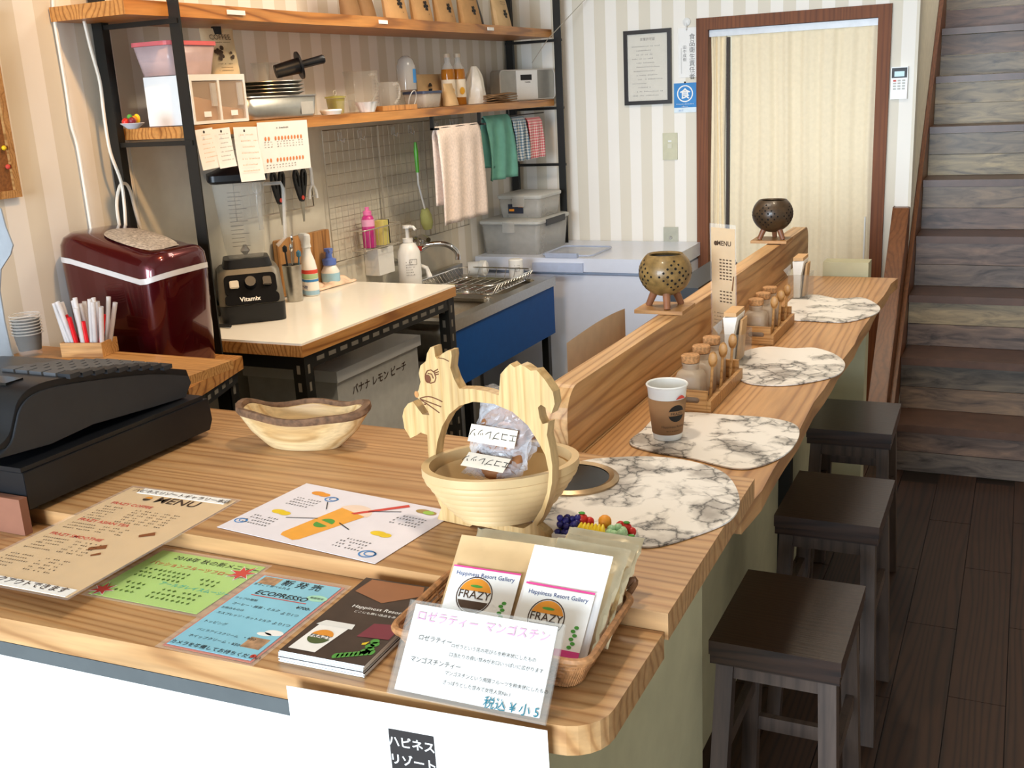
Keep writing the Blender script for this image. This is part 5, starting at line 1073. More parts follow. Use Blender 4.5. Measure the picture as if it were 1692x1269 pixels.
ky = [rp(px, 612) [0] for px in (105, 300)]
def topz(y):
    for (ya, za), (yb, zb) in zip(prof, prof[1:]):
        if ya <= y <= yb and za > 1.03 and zb > 1.03: return za + (zb - za) * (y - ya) / max(1e-6, yb - ya)
    return max(z for _, z in prof)
for i in range(9):
    for j in range(5):
        yk = 1.24 + i * .027; xk = -1.60 + j * .034
        obj('key', box(xk, xk + .029, yk, yk + .022, topz(yk + .011) - .001, topz(yk + .011) + .007), KEY if j < 4 else DARKP, hs, bevel=.0015)
obj('slip_printer', box(-1.60, -1.50, 1.165, 1.20, topz(1.18) - .002, topz(1.18) + .003), pm('gloss_black', '#0D0D0E', .2), hs)
obj('display', prism(BM(), [(1.13, 1.07), (1.17, 1.072), (1.13, 1.15), (1.09, 1.148)], -1.83, -1.62, M=M), BLKP, rg, bevel=.003)

cq = pz(42, 886, z1); bxn = obj('cardboard_box', box(cq.x - .34, cq.x, cq.y, 1.096, z1 + .0005, z1 + .062), pm('brown_card', '#8A5A44', .75), bevel=.002); tag(bxn, 'plain brown cardboard box in front of the cash register', 'box')
# stand with straws and cups behind the register
lw = thing('side_ledge', 'narrow light wooden ledge behind the cash register', 'ledge'); LZ0 = .985
obj('board', box(-2.23, -1.62, 1.63, 1.86, LZ0 - .02, LZ0), BOXW, lw, bevel=.002)
for x in (-2.2, -1.95): obj('support', box(x, x + .03, 1.70, 1.84, z2 + .0005 if 0 else 0, LZ0 - .0205), BOXW, lw)
c0 = pz(150, 585, LZ0)
sb = thing('straw_box', 'small open wooden box filled with straws', 'box', (c0.x, c0.y, LZ0 + .0005), .25)
bm = BM(); bx(bm, -.055, .055, -.035, -.029, 0, .035); bx(bm, -.055, .055, .029, .035, 0, .035); bx(bm, -.055, -.049, -.029, .029, 0, .035); bx(bm, .049, .055, -.029, .029, 0, .035); obj('walls', bm, BOXW, sb); obj('base', box(-.049, .049, -.029, .029, 0, .004), BOXW, sb)
STW = pm('milky_straw', '#EDE8E6', .25, alpha=.5); STR_ = pm('red_straw', '#D8141E', .35)
rs = random.Random(11)
for k in range(22):
    red = k in (3, 6, 9, 12); bx_ = (k % 11 - 5) * .0085; by_ = -.016 + .03 * (k // 11) + rs.uniform(-.004, .004)
    ln = (.085 if red else .125) + rs.uniform(-.01, .012); tilt = bx_ * 5.5 + rs.uniform(-.08, .08); ty = rs.uniform(-.18, .15)
    q = sb.matrix_world if 0 else (Matrix.Translation(sb.location) @ Matrix.Rotation(.25, 4, 'Z'))
    p0 = q @ Vector((bx_, by_, .005)); p1 = q @ Vector((bx_ + ln * math.sin(tilt), by_ + ln * math.sin(ty) * .6, .005 + ln * math.cos(tilt)))
    d = (p1 - p0).normalized(); R4 = d.to_track_quat('Z', 'Y').to_matrix().to_4x4(); R4.translation = p0; r = .0056
    bm = BM(); lathe(bm, [(r, 0), (r, ln), (r * .85, ln), (r * .85, 0)], seg=12, M=R4, cap=False)
    tag(obj('drinking_straw', bm, STR_ if red else STW, smooth=True), 'red drinking straw in the wooden straw box' if red else 'milky white drinking straw in the wooden straw box', 'straw', 'red straws in the box' if red else 'white straws in the box')
c0 = pz(52, 588, LZ0)
for k in range(7):
    bm = BM(); lathe(bm, [(.026, 0), (.034, .055), (.036, .056), (.036, .058), (.033, .056), (.0255, .002), (.0001, .001)], (c0.x, c0.y, LZ0 + .001 + k * .0075), 24, cap=False)
    cc = obj('clear_cup', bm, pm('thin_clear_plastic', '#F2F2EE', .08, alpha=.04, var=0), smooth=True); tag(cc, 'clear plastic cup in the nested stack behind the register', 'cup', 'nested clear cups behind the register')
    bm = BM(); tube(bm, [(c0.x + .0355 * math.cos(a), c0.y + .0355 * math.sin(a), LZ0 + .058 + k * .0075) for a in [2 * PI * i / 24 for i in range(24)]], .0016, 6, True); obj('rim', bm, CLEAR2, cc, smooth=True)
# pale plastic sheet at the left edge
P = pz(0, 600, LZ0); bm = BM(); pp = [pY(a, b, 1.45) for a, b in ((-20, 330), (2, 345), (10, 375), (22, 405), (18, 420), (2, 445), (0, 480), (8, 530), (18, 575), (26, 600), (-20, 610))]
vs0 = [bm.verts.new(p) for p in pp]; bm.faces.new(vs0); tag(solid(obj('plastic_stand', bm, pm('pale_blue_plastic', '#A9AEB4', .4, alpha=.8)), .003), 'pale bluish curved plastic stand at the left picture edge', 'stand')

# ---- flat sheets
def sheet(name, label, cat, TL, TR, BR, z, mat, film=None, group=None):
    a, b, c = pz(*TL, z), pz(*TR, z), pz(*BR, z); o = thing(name, label, cat, group=group); ex = b - a; w = ex.length; ey = b - c; ex.normalize(); h = (ey - ex * ey.dot(ex)).length
    origin = c - ex * w + ex * (b - c).dot(ex) * 0; frame(o, origin, ex, ey)
    obj('paper', box(0, w, 0, h, 0, .0005), mat, o)
    if film: obj('laminate', box(-film, w + film, -film, h + film, .0006, .0009), LAM, o); 
    return o, w, h
TXZ = .0012
# main menu, lies across the step between the two boards
mm, W, H = sheet('menu_sheet', 'large tan laminated MENU sheet beside the cash register', 'menu', (192, 802), (360, 824), (112, 988), z2 + .001, pm('tan_menu', '#E2BE86', .5, var=.04), .006)
bm = BM(); textmesh(bm, 'MENU', W * .58, H * .872, W * .145, TXZ, 'CENTER', .012); textmesh(bm, 'ハピネスリゾートギャラリー本店', W * .52, H * .957, W * .062, TXZ + .0006, 'CENTER', .008); textmesh(bm, 'テイクアウトできます', W * .56, H * .022, W * .075, TXZ + .0006, 'CENTER', .008); obj('lettering', bm, INKBR, mm)
obj('white_strip', box(W * .12, W * .95, H * .945, H * 1.003, .0006, .0012), WHITEP, mm); obj('white_strip', box(W * .02, W * .98, H * .0, H * .06, .0006, .0012), WHITEP, mm)
bm = BM(); disc(bm, W * .30, H * .895, W * .035, TXZ, PI, 2 * PI); disc(bm, W * .30, H * .89, W * .03, TXZ + .0001, 0, .01); obj('logo', bm, INKBR, mm); bm = BM(); disc(bm, W * .30, H * .90, W * .033, TXZ, 0, PI); obj('logo', bm, ORG, mm)
bm = BM(); bm.free()
for t_, y_ in (('FRAZY COFFEE', .80), ('FRAZY ASIAN TEA', .60), ('FRAZY SMOOTHIE', .44)): obj('heading', textmesh(BM(), t_, W * .08, H * y_, W * .058, TXZ, bold=.008), INKRED, mm)
bm = BM()
for base, n in ((.765, 6), (.57, 3), (.41, 5), (.24, 5)):
    for k in range(n):
        yy = H * (base - k * .026); smallprint(bm, W * .08, yy, W * random.uniform(.14, .26), .004, TXZ)
        for j in range(5 if base > .7 else 3): smallprint(bm, W * (.38 + .09 * j), yy, W * .06, .0042, TXZ, 3)
obj('print', bm, INKBR, mm, kind='stuff')
for (x, y, s, r) in ((.80, .56, .05, -.9), (.62, .39, .055, -1.0), (.69, .335, .03, -.8)):
    Mq = Matrix.Translation((W * x, H * y, 0)) @ Matrix.Rotation(r, 4, 'Z'); bm = BM(); flat(bm, [(-W * s * .6, W * s), (W * s * .6, W * s), (W * s * .4, -W * s * 1.2), (-W * s * .4, -W * s * 1.2)], TXZ); bmesh.ops.transform(bm, matrix=Mq, verts=bm.verts); obj('drink_picture', bm, pm('drink_brown', '#8A5028', .6), mm)
# smoothie poster
po, W, H = sheet('smoothie_poster', 'white poster with an orange smoothie cup and fruit pictures', 'poster', (486, 795), (731, 842), (620, 932), z2 + .001, pm('lilac_white_paper', '#E9E3EA', .55, var=.02))
OJ = pm('juice_orange', '#F0A83C', .5)
Mq = Matrix.Translation((W * .47, H * .40, 0)) @ Matrix.Rotation(-.25, 4, 'Z')
def flatobj(nm, pts, z, mt, par, M_=None):
    bm = flat(BM(), pts, z)
    if M_: bmesh.ops.transform(bm, matrix=M_, verts=bm.verts)
    return obj(nm, bm, mt, par)
flatobj('juice_cup', [(-.030, .055), (.030, .055), (.022, -.06), (.016, -.068), (-.016, -.068), (-.022, -.06)], .0008, OJ, po, Mq)
bm = BM(); disc(bm, 0, .055, .034, .0007, 0, PI, sy=.8); bmesh.ops.transform(bm, matrix=Mq, verts=bm.verts); obj('dome', bm, pm('pale_peach', '#F2D8C4', .5), po)
flatobj('straw', [(.0, .05), (.009, .05), (.055, .125), (.046, .13)], .001, INKRED, po, Mq)
for a0_, a1_, dz in ((.1, PI - .1, .003), (PI + .1, 2 * PI - .1, -.003)): bm = BM(); disc(bm, 0, dz, .014, .001, a0_, a1_); bmesh.ops.transform(bm, matrix=Mq, verts=bm.verts); obj('logo', bm, GRN, po)
for fx, fy, nm, mt in ((.17, .86, 'mango', ORG), (.15, .43, 'lemon', YEL), (.84, .90, 'kiwi', pm('kiwi_brown', '#A88A4A', .6)), (.80, .42, 'banana', YEL)):
    bm = BM(); disc(bm, W * fx, H * fy, .014, .0009, sy=.55); disc(bm, W * fx + .014, H * fy - .002, .011, .001, sy=.65); obj(nm + '_picture', bm, mt, po)
bm = BM(); disc(bm, W * .875, H * .89, .010, .0012, sy=.65); obj('kiwi_slice', bm, pm('kiwi_green', '#9CC24A', .5), po)
bm = BM()
for fx, fy in ((.10, .72), (.06, .30), (.76, .76), (.68, .25)):
    for k in range(4): smallprint(bm, W * fx, H * (fy - .045 * k), W * .17, .005, .0009)
obj('print', bm, INKGR, po, kind='stuff')
bm = BM()
for (xa, ya), (xb, yb) in (((.30, .74), (.36, .62)), ((.24, .36), (.40, .45)), ((.58, .72), (.74, .82)), ((.54, .45), (.64, .38))):
    A = Vector((W * xa, H * ya)); Bq = Vector((W * xb, H * yb)); n = Vector((-(Bq - A).y, (Bq - A).x)).normalized() * .0009; flat(bm, [A - n, Bq - n, Bq + n, A + n], .0013)
obj('pointer_lines', bm, INK, po)
for fx, fy, r in ((.29, .80, .012), (.05, .17, .011), (.90, .10, .014)):
    bm = BM(); annulus(bm, W * fx, H * fy, r * .8, r, .0011, sy=.8); annulus(bm, W * fx + .004, H * fy + .002, r * .6, r * .75, .0011, sy=.7); obj('blue_ring', bm, INKBL, po)
# green sheet
gs, W, H = sheet('green_flyer', 'lime green laminated seasonal menu with red maple leaves', 'flyer', (272, 910), (442, 938), (325, 1015), z1 + .001, pm('lime_paper', '#A8D64E', .5, var=.03), .007)
bm = BM(); textmesh(bm, '2018年 秋の新メニュー', W * .20, H * .86, H * .10, TXZ); obj('lettering', bm, INK, gs)
bm = BM(); textmesh(bm, 'パッションフルーツフローズン', W * .07, H * .71, H * .082, TXZ, bold=.006); obj('heading', bm, INKRED, gs); bm = BM(); textmesh(bm, 'アールグレイスムージー', W * .40, H * .36, H * .075, TXZ, bold=.004); obj('heading', bm, INKTEAL, gs)
bm = BM(); [smallprint(bm, W * .1, H * (.60 - .075 * k), W * .45, H * .05, TXZ) for k in range(3)]; [smallprint(bm, W * .66, H * (.56 - .08 * k), W * .2, H * .05, TXZ) for k in range(2)]; [smallprint(bm, W * .14, H * (.30 - .08 * k), W * .2, H * .05, TXZ) for k in range(3)]; [smallprint(bm, W * .45, H * (.28 - .08 * k), W * .42, H * .05, TXZ) for k in range(3)]; obj('print', bm, pm('olive_ink', '#5A7A2A', .7), gs, kind='stuff')
def maple(par, x, y, s, rot, z):
    p = []
    for k in range(14):
        a = PI / 2 + k * PI / 7; r = s * (1 if k % 2 == 0 else .42) * (1.1 if k == 0 else 1); p.append((x + r * math.cos(a + rot), y + r * math.sin(a + rot)))
    flatobj('maple_leaf', [(x + (q[0] - x) * 1.15, y + (q[1] - y) * 1.15) for q in p], z, WHITEP, par); flatobj('maple_leaf', p, z + .0004, pm('maple_red', '#D04A42', .6), par)
maple(gs, W * .90, H * .80, .021, -.4, TXZ); maple(gs, W * .06, H * .10, .018, .3, TXZ)
# blue sheet
bs_, W, H = sheet('blue_flyer', 'sky blue laminated ECOPRESSO flyer with red border', 'flyer', (437, 950), (571, 972), (415, 1096), z1 + .001, pm('red_border_paper', '#C85A3C', .55), .007)
obj('blue_field', box(.0035, W - .0035, .0035, H - .0035, .0010, .0014), pm('sky_blue_paper', '#8CCBE2', .5, var=.08, nscale=9), bs_)
Z2_ = .0018
bm = BM(); textmesh(bm, '新 発 売', W * .56, H * .895, W * .135, Z2_, 'CENTER', .006); textmesh(bm, 'ECOPRESSO', W * .18, H * .735, W * .115, Z2_, bold=.012, shear=.12)
textmesh(bm, 'まるごと食べられる', W * .04, H * .845, W * .05, Z2_); textmesh(bm, 'カップの種類', W * .05, H * .64, W * .045, Z2_); textmesh(bm, 'コーヒー・抹茶・ミルク', W * .10, H * .565, W * .052, Z2_, bold=.005); textmesh(bm, 'お飲みものは', W * .05, H * .50, W * .045, Z2_); textmesh(bm, 'エスプレッソ・ホットミルク', W * .08, H * .43, W * .049, Z2_, bold=.005); textmesh(bm, '¥700-', W * .78, H * .64, W * .07, Z2_, bold=.01); textmesh(bm, 'より1つ', W * .70, H * .545, W * .06, Z2_); textmesh(bm, 'より1つ', W * .74, H * .42, W * .06, Z2_)
textmesh(bm, 'トッピング', W * .07, H * .31, W * .055, Z2_); textmesh(bm, 'バニラアイスクリーム', W * .12, H * .21, W * .048, Z2_); textmesh(bm, '・¥50', W * .64, H * .21, W * .06, Z2_); textmesh(bm, 'ホイップクリーム', W * .12, H * .13, W * .055, Z2_); textmesh(bm, '・¥50-', W * .56, H * .125, W * .06, Z2_)
textmesh(bm, 'カメラを準備してお待ちください', W * .03, H * .035, W * .068, Z2_, bold=.005); obj('lettering', bm, INK, bs_)
bm = BM(); dash(bm, W * .17, H * .71, W * .66, .0018, Z2_ - .0001); disc(bm, W * .955, H * .06, .004, Z2_, n=10); obj('red_marks', bm, INKRED, bs_)
bm = BM(); disc(bm, W * .87, H * .80, W * .115, Z2_ - .0002, sy=.55); obj('speech_bubble', bm, pm('bubble_green', '#A8DCC0', .6), bs_); bm = BM(); textmesh(bm, '期間限定', W * .87, H * .79, W * .04, Z2_, 'CENTER'); obj('lettering', bm, INK, bs_)
obj('cup_photo', box(W * .06, W * .28, H * .87, H * .97, .0014, .0016), pm('photo_tan', '#B08A68', .5, var=.4, nscale=90), bs_); obj('cup_photo', box(W * .72, W * .93, H * .13, H * .25, .0014, .0016), pm('photo_tan', '#B08A68', .5, var=.4, nscale=90), bs_)
bm = BM(); disc(bm, W * .88, H * .33, W * .1, .0015, sy=.5); disc(bm, W * .8, H * .30, W * .08, .0015, sy=.4); obj('cloud', bm, WHITEP, bs_)

# brochures
A, B_, C_ = pz(611, 938, z1 + .016), pz(728, 955, z1 + .016), pz(612, 1110, z1 + .012)
ex = (B_ - A); WB = .118; ex.normalize(); eyb = (B_ - C_); HB = .205
og = pz(462, 1090, z1 + .004)
for k in range(8):
    top = k == 7; o = thing('brochure', 'top dark brown brochure of the stack with white coffee cup picture' if top else 'white-edged folded brochure in the stack under the top one', 'brochure', group=None if top else 'brochures in the stack')
    frame(o, Vector((og.x, og.y, z1 + .0006 + k * .0021)) + Vector((rs.uniform(-.0015, .0015), rs.uniform(-.0015, .0015), 0)), ex, Vector((-ex.y, ex.x, 0)))
    obj('pages', box(0, WB, 0, HB, 0, .0016), pm('brochure_white', '#E8EEF0', .4), o); cv = obj('cover', box(0, WB, 0, HB, .0017, .002), pm('brochure_brown', '#3A2A22', .35, var=.25, nscale=30), o)
    if top:
        Z = .0024
        flatobj('cup_picture', [(WB * .06, HB * .04), (WB * .38, HB * .04), (WB * .46, HB * .36), (WB * .10, HB * .36)], Z, WHITEP, o); flatobj('cup_lid_picture', [(WB * .06, HB * .34), (WB * .50, HB * .34), (WB * .48, HB * .40), (WB * .12, HB * .40)], Z + .0002, WHITE, o)
        bm = BM(); disc(bm, WB * .26, HB * .215, WB * .13, Z + .0003, .12, PI - .12); obj('logo', bm, ORG, o); bm = BM(); disc(bm, WB * .26, HB * .20, WB * .13, Z + .0003, PI + .12, 2 * PI - .12); obj('logo', bm, pm('logo_green', '#4A5A2A', .6), o)
        bm = BM(); textmesh(bm, 'FRAZY', WB * .26, HB * .193, WB * .085, Z + .0004, 'CENTER'); obj('lettering', bm, INK, o)
        bm = BM(); textmesh(bm, 'Happiness Resort Gallery', WB * .22, HB * .60, WB * .09, Z, bold=.004); textmesh(bm, 'どこにも無い逸品をあなたに', WB * .30, HB * .545, WB * .052, Z); obj('lettering', bm, WHITEP, o)
        flatobj('purse_picture', [(WB * .62, HB * .28), (WB * .98, HB * .30), (WB * .98, HB * .48), (WB * .66, HB * .45)], Z, pm('purse_maroon', '#7A2438', .4), o); flatobj('leather_picture', [(WB * .06, HB * .80), (WB * .5, HB * .70), (WB * .86, HB * .86), (WB * .78, HB * .98), (WB * .1, HB * .98)], Z, pm('leather_tan', '#9A6440', .5), o)
        bm = BM()
        for i in range(9): disc(bm, WB * (.62 + .04 * i), HB * (.045 + .012 * i), .004, Z, n=8, sy=1.6)
        for i in range(5): disc(bm, WB * (.86 + .03 * (i % 2)), HB * (.14 + .03 * i), .006, Z, n=8)
        obj('fern_picture', bm, GRN, o); flatobj('butterfly', [(WB * .75, HB * .22), (WB * .81, HB * .25), (WB * .80, HB * .21), (WB * .76, HB * .20)], Z, YEL, o)

# wooden bowl with bark rim
b0, b1 = pz(440, 735, z2), pz(610, 735, z2); c0 = pz(517, 728, z2)
wo = thing('wooden_bowl', 'boat-shaped carved wooden bowl with dark bark rim', 'bowl', (c0.x, c0.y - .03, z2 + .0005), .18)
def brg(k, z, off=0, up=0):
    out = []
    for i in range(40):
        a = 2 * PI * i / 40; x = math.cos(a); y = math.sin(a); e = 1 + .12 * max(0, x) ** 6
        out.append(Vector((.128 * k * x * e, .062 * k * math.copysign(abs(y) ** .85, y), z + up * (.022 * (max(0, abs(x)) ** 3) - .006 * math.cos(2 * a + .5) + .003 * math.sin(5 * a)))))
    return out
PALEW = wood('pale_carved_wood', '#E8CFA0', '#DFC290', '#C8A470', 0, 2, .4, False, 8)
obj('body', ringloft(BM(), [brg(.52, 0), brg(.58, .006), brg(.80, .03, up=.3), brg(.97, .056, up=.9), brg(.95, .060, up=1), brg(.84, .058, up=1), brg(.68, .03, up=.4), brg(.45, .012)]), PALEW, wo, smooth=True)
obj('bark_rim', ringloft(BM(), [brg(.965, .054, up=.9), brg(1.0, .058, up=1), brg(.99, .067, up=1.05), brg(.90, .067, up=1.05), brg(.875, .0595, up=1), brg(.90, .055, up=.95)], cap=False), pm('bark', '#6E5038', .8, var=.4, nscale=90, bmp=.6), wo, smooth=True)

# squirrel basket
ZQ = z2 + .001
A = pz(722, 858, ZQ); Bq = pz(897, 897, ZQ); ex = Vector((Bq.x - A.x, Bq.y - A.y, 0)).normalized()
sq = thing('squirrel_basket', 'folding bamboo basket with a squirrel-shaped carrying handle', 'basket'); frame(sq, A, ex, (0, 0, 1)); inv = sq.matrix_world.inverted(); nrm = ex.cross(Vector((0, 0, 1)))
def sqp(zx, zy):
    r = ray(600 + zx / 3.525, 560 + zy / 3.525); t = (A - EYE).dot(nrm) / r.dot(nrm); q = inv @ (EYE + r * t); return (q.x, q.y)
outer = [(365, 130), (372, 85), (392, 48), (412, 46), (420, 105), (432, 118), (458, 88), (490, 68), (512, 68), (516, 100), (508, 170), (530, 235), (560, 290), (640, 292), (720, 306), (790, 330), (796, 255), (800, 205), (830, 170), (856, 145), (880, 166), (915, 150), (940, 160), (975, 186), (1010, 182), (1060, 240), (1105, 310), (1116, 380), (1095, 437), (1062, 400), (1035, 383), (1018, 400), (1028, 460), (1045, 496), (1078, 488), (1070, 560), (1088, 640), (1102, 740), (1100, 840), (1082, 930), (1050, 1030), (1010, 1090), (1060, 1130), (1088, 1178), (1040, 1180), (940, 1150), (790, 1112), (640, 1082), (622, 1110), (432, 1055), (455, 985), (415, 900), (395, 780), (378, 660), (374, 560), (335, 545), (310, 562), (275, 578), (262, 556), (240, 520), (229, 450), (238, 408), (262, 376), (290, 365), (315, 400), (345, 440), (386, 444), (380, 425), (335, 355), (318, 345), (306, 318), (322, 300), (334, 250), (324, 200), (334, 155)]
inner = [(1040, 985), (1072, 890), (1082, 780), (1062, 680), (1020, 600), (960, 505), (870, 425), (760, 378), (640, 366), (560, 390), (500, 440), (460, 510), (432, 600), (420, 700), (440, 830), (490, 930), (600, 1040), (760, 1072), (935, 1104), (985, 1075)]
ft = .018
SQO = [sqp(*p) for p in outer]; zmin = min(p[1] for p in SQO); SQI = [sqp(*p) for p in inner]
SQO = [(x, max(0, y - 0)) if y < .02 else (x, y) for x, y in SQO]
obj('handle', prism(BM(), SQO, -ft, 0, holes=(SQI,)), BAMBOO, sq, bevel=.0015, seg=1)
BURN = pm('burnt_line', '#6A3A1E', .7)
def burn(pts, r=.0009): tube(bm, [Vector((*sqp(*p), .0006)) for p in pts], r, 5)
bm = BM(); burn(smooth2([(332, 345), (380, 335), (430, 350), (462, 366)], 3, False)); burn(smooth2([(335, 350), (390, 370), (455, 395)], 3, False)); burn(smooth2([(338, 355), (390, 390), (445, 430)], 3, False)); burn([(365, 205), (375, 185), (395, 180), (415, 195), (425, 225), (418, 250), (395, 258), (368, 245), (363, 220), (365, 205)]); burn([(412, 190), (436, 176)]); burn([(418, 198), (440, 190)]); burn([(422, 208), (440, 204)]); burn([(378, 200), (400, 205), (410, 230)]); burn([(440, 110), (470, 115), (500, 130)], .0007); burn([(355, 378), (362, 382), (368, 376)])
obj('burnt_drawing', bm, BURN, sq)
e0 = sqp(378, 232); bm = BM(); disc(bm, e0[0], e0[1], .0055, .0008, n=14, sy=1.2); obj('eye', bm, BURN, sq); e1 = sqp(312, 322); bm = BM(); disc(bm, e1[0], e1[1], .004, .0008, n=10, sy=1.3); obj('nose', bm, pm('nose_tan', '#B8804A', .6), sq)
# spiral bowl
cx = (sqp(420, 800)[0] + sqp(1080, 800)[0]) / 2 + .004; zr = sqp(700, 778)[1]
NS = 7; RA, RB, TH_ = .112, .084, math.radians(44)
def bring2(k, y):
    out = []
    for i in range(48):
        t = 2 * PI * i / 48; p_, q_ = RA * k * math.cos(t), RB * k * math.sin(t)
        out.append(Vector((cx + p_ * math.cos(TH_) + q_ * math.sin(TH_), y, -.024 - p_ * math.sin(TH_) + q_ * math.cos(TH_))))
    return out
pr_ = []
for s in range(NS):
    k0 = .46 + .54 * (s / NS) ** .75; k1 = .46 + .54 * ((s + .75) / NS) ** .75; h0 = .02 + (zr - .02) * s / NS; h1 = .02 + (zr - .02) * (s + 1) / NS
    pr_ += [(k0 - .01, h0), (k1 + .015, h0 + .001), (k1 + .03, h0 + .005), (k1 + .02, h1 - .0005)]
pr_ += [(1.0, zr), (1.04, zr + .002), (1.04, zr + .014), (.94, zr + .014), (.93, zr - .004)]
for s in reversed(range(NS)):
    k0 = .40 + .50 * (s / NS) ** .75; h0 = .024 + (zr - .02) * s / NS; pr_ += [(k0 + .03, h0 + .006), (k0, h0)]
obj('spiral_bowl', ringloft(BM(), [bring2(k, h) for k, h in pr_]), pm('bamboo_bowl', '#CFB080', .5, var=.10, nscale=18), sq, smooth=True)
# bags in the bowl
FILM = pm('crinkled_film', '#DCDCE0', .12, alpha=.34, bmp=1.0, nscale=40, var=.1)
Mw = sq.matrix_world
def film_bag(label, c, w, h, tilt, seed, txt, lab):
    o = thing('snack_bag', label, 'bag', group='wrapped snacks in the squirrel basket'); q = Mw @ Vector((c[0], c[1], -c[2])); frame(o, q, ex, Vector((0, math.sin(tilt), math.cos(tilt))) - ex * 0); r_ = random.Random(seed)
    def f(u, v):
        e = (1 - abs(2 * u - 1) ** 4) * (1 - abs(2 * v - 1) ** 4)
        return Vector(((u - .5) * w + .004 * math.sin(11 * v + seed), (v - .5) * h + .004 * math.sin(13 * u), .016 * e + r_.uniform(-.0028, .0028)))
    obj('film_front', grid(BM(), f, 20, 24), FILM, o); obj('film_back', grid(BM(), lambda u, v: Vector(((u - .5) * w, (v - .5) * h, -.012 * (1 - abs(2 * u - 1) ** 4) * (1 - abs(2 * v - 1) ** 4) + r_.uniform(-.0025, .0025))), 14, 16), FILM, o)
    bm = BM(); tube(bm, [(.030 * math.cos(a), -h * .06 + .026 * math.sin(a), .002) for a in [2 * PI * i / 20 for i in range(20)]], .011, 10, True); obj('ring_snack', bm, pm('toasted_brown', '#8A5A34', .7, var=.3), o, smooth=True)
    lb_ = obj('paper_label', box(-w * .46, w * .36, lab * h - .013, lab * h + .013, .019, .0196), pm('label_cream', '#E2D4C0', .6), o); bm = BM(); textmesh(bm, txt, 0, 0, .014, .0199, 'CENTER', M=Matrix.Translation((-w * .05, lab * h + .006, 0)) @ Matrix.Rotation(PI, 4, 'Z')); obj('lettering', bm, INK, lb_)
film_bag('upper crinkly clear snack bag in the squirrel basket', (cx + .0, zr + .060, .040), .10, .115, .5, 2, 'エコプレッソ', -.16)
film_bag('lower clear bag with ring-shaped snack in the squirrel basket', (cx + .004, zr + .020, .022), .09, .085, 1.05, 5, 'エコプレッソ', -.34)

# fruit tray
P = [pz(920, 893, z2 + .004), pz(1035, 905, z2 + .004), pz(1055, 880, z2 + .004)]
ft_ = thing('fruit_tray', 'white divided tray of miniature toy fruit on the placemat', 'tray', ((P[0].x + P[2].x) / 2, (P[1].y + P[2].y) / 2 - .016, z2 + .004), math.radians(4))
WT, DT = .112, .05
bm = BM(); bx(bm, -WT / 2, WT / 2, -DT / 2, DT / 2, 0, .003)
for y in (-DT / 2, DT / 2 - .003): bx(bm, -WT / 2, WT / 2, y, y + .003, .003, .013)
for x in (-WT / 2, -WT / 6, WT / 6, WT / 2 - .003): bx(bm, x, x + .003, -DT / 2 + .0031, DT / 2 - .0031, .003, .0129)
obj('tray', bm, pm('white_china', '#EFEBE6', .25), ft_)
fr_ = random.Random(5)
for i in range(26): bm = BM(); ball(bm, (-.038 + fr_.uniform(-.013, .013), fr_.uniform(-.016, .014), .008 + fr_.uniform(0, .022)), .0052, 8, 6); obj('grape', bm, PURP, ft_, smooth=True)
for i in range(16): bm = BM(); ball(bm, (.036 + fr_.uniform(-.013, .011), fr_.uniform(-.018, .004), .008 + fr_.uniform(0, .014)), .0068, 8, 6); obj('grape', bm, GRAPE, ft_, smooth=True)
for i in range(7): bm = BM(); x = -.016 + i * .0052; tube(bm, smooth2([(x * .9, -.012, .006), (x * 1.1, -.019, .016), (x, -.008, .028)], 3, False), [.0025, .0042, .0046, .0046, .0046, .003, .0015], 8); obj('banana', bm, YEL, ft_, smooth=True)
for c, r, mt in (((-.022, .012, .024), .009, REDF), ((-.012, .016, .020), .007, REDF), ((.012, .012, .024), .010, ORG), ((.044, .012, .018), .0075, REDF), ((.052, .010, .014), .0065, REDF), ((.034, .016, .018), .0075, REDF)): bm = BM(); ball(bm, c, r, 10, 7); obj('fruit', bm, mt, ft_, smooth=True)
for c in ((-.022, .012, .034), (.044, .012, .0262), (.055, -.004, .014)): bm = BM(); ball(bm, c, .004, 6, 4, (1.4, 1, .4)); obj('leaf', bm, GRN, ft_)

# wicker tray with pouches
FL, FR, BR_, BL = pz(640, 1078, z1 + .05), pz(905, 1160, z1 + .004), pz(1082, 948, z2 + .03), pz(722, 958, z2 + .03)
wb2 = thing('wicker_tray', 'woven rattan tray holding coffee pouches at the counter corner', 'basket', (-.520, 1.040, z1 + .001), math.radians(2))
RAT = pm('rattan', '#A8764A', .6, var=.35, nscale=120, bmp=.5)
WX, WY = .122, .086
def wring(k, z): return [(x, y, z) for x, y in rrect(2 * WX * k, 2 * WY * k, .02, 4)]
for i in range(7):
    k = .86 + .16 * i / 6; bm = BM(); tube(bm, wring(k, .004 + i * .0062), .0027 if i < 6 else .0048, 7, True); obj('weave_row' if i < 6 else 'rim', bm, RAT, wb2, smooth=True)
bm = BM()
pa, pb_ = wring(.865, .002), wring(1.01, .041)
def samp(P, t): n = len(P); k = t * n; i = int(k) % n; return Vector(P[i]).lerp(Vector(P[(i + 1) % n]), k % 1)
for i in range(56): tube(bm, [samp(pa, i / 56), samp(pb_, i / 56)], .0026, 5)
obj('stakes', bm, RAT, wb2, kind='stuff'); obj('base', prism(BM(), rrect(2 * WX * .86, 2 * WY * .86, .02, 4), 0, .004), RAT, wb2)
bm = BM(); tube(bm, smooth2([(.105, .085, .038), (.118, .1, .055), (.122, .1, .05), (.114, .085, .036)], 3, False), .004, 6); obj('handle', bm, pm('dark_rattan', '#6A4426', .6), wb2, smooth=True)
bpy.context.view_layer.update(); MWB = wb2.matrix_world.copy()
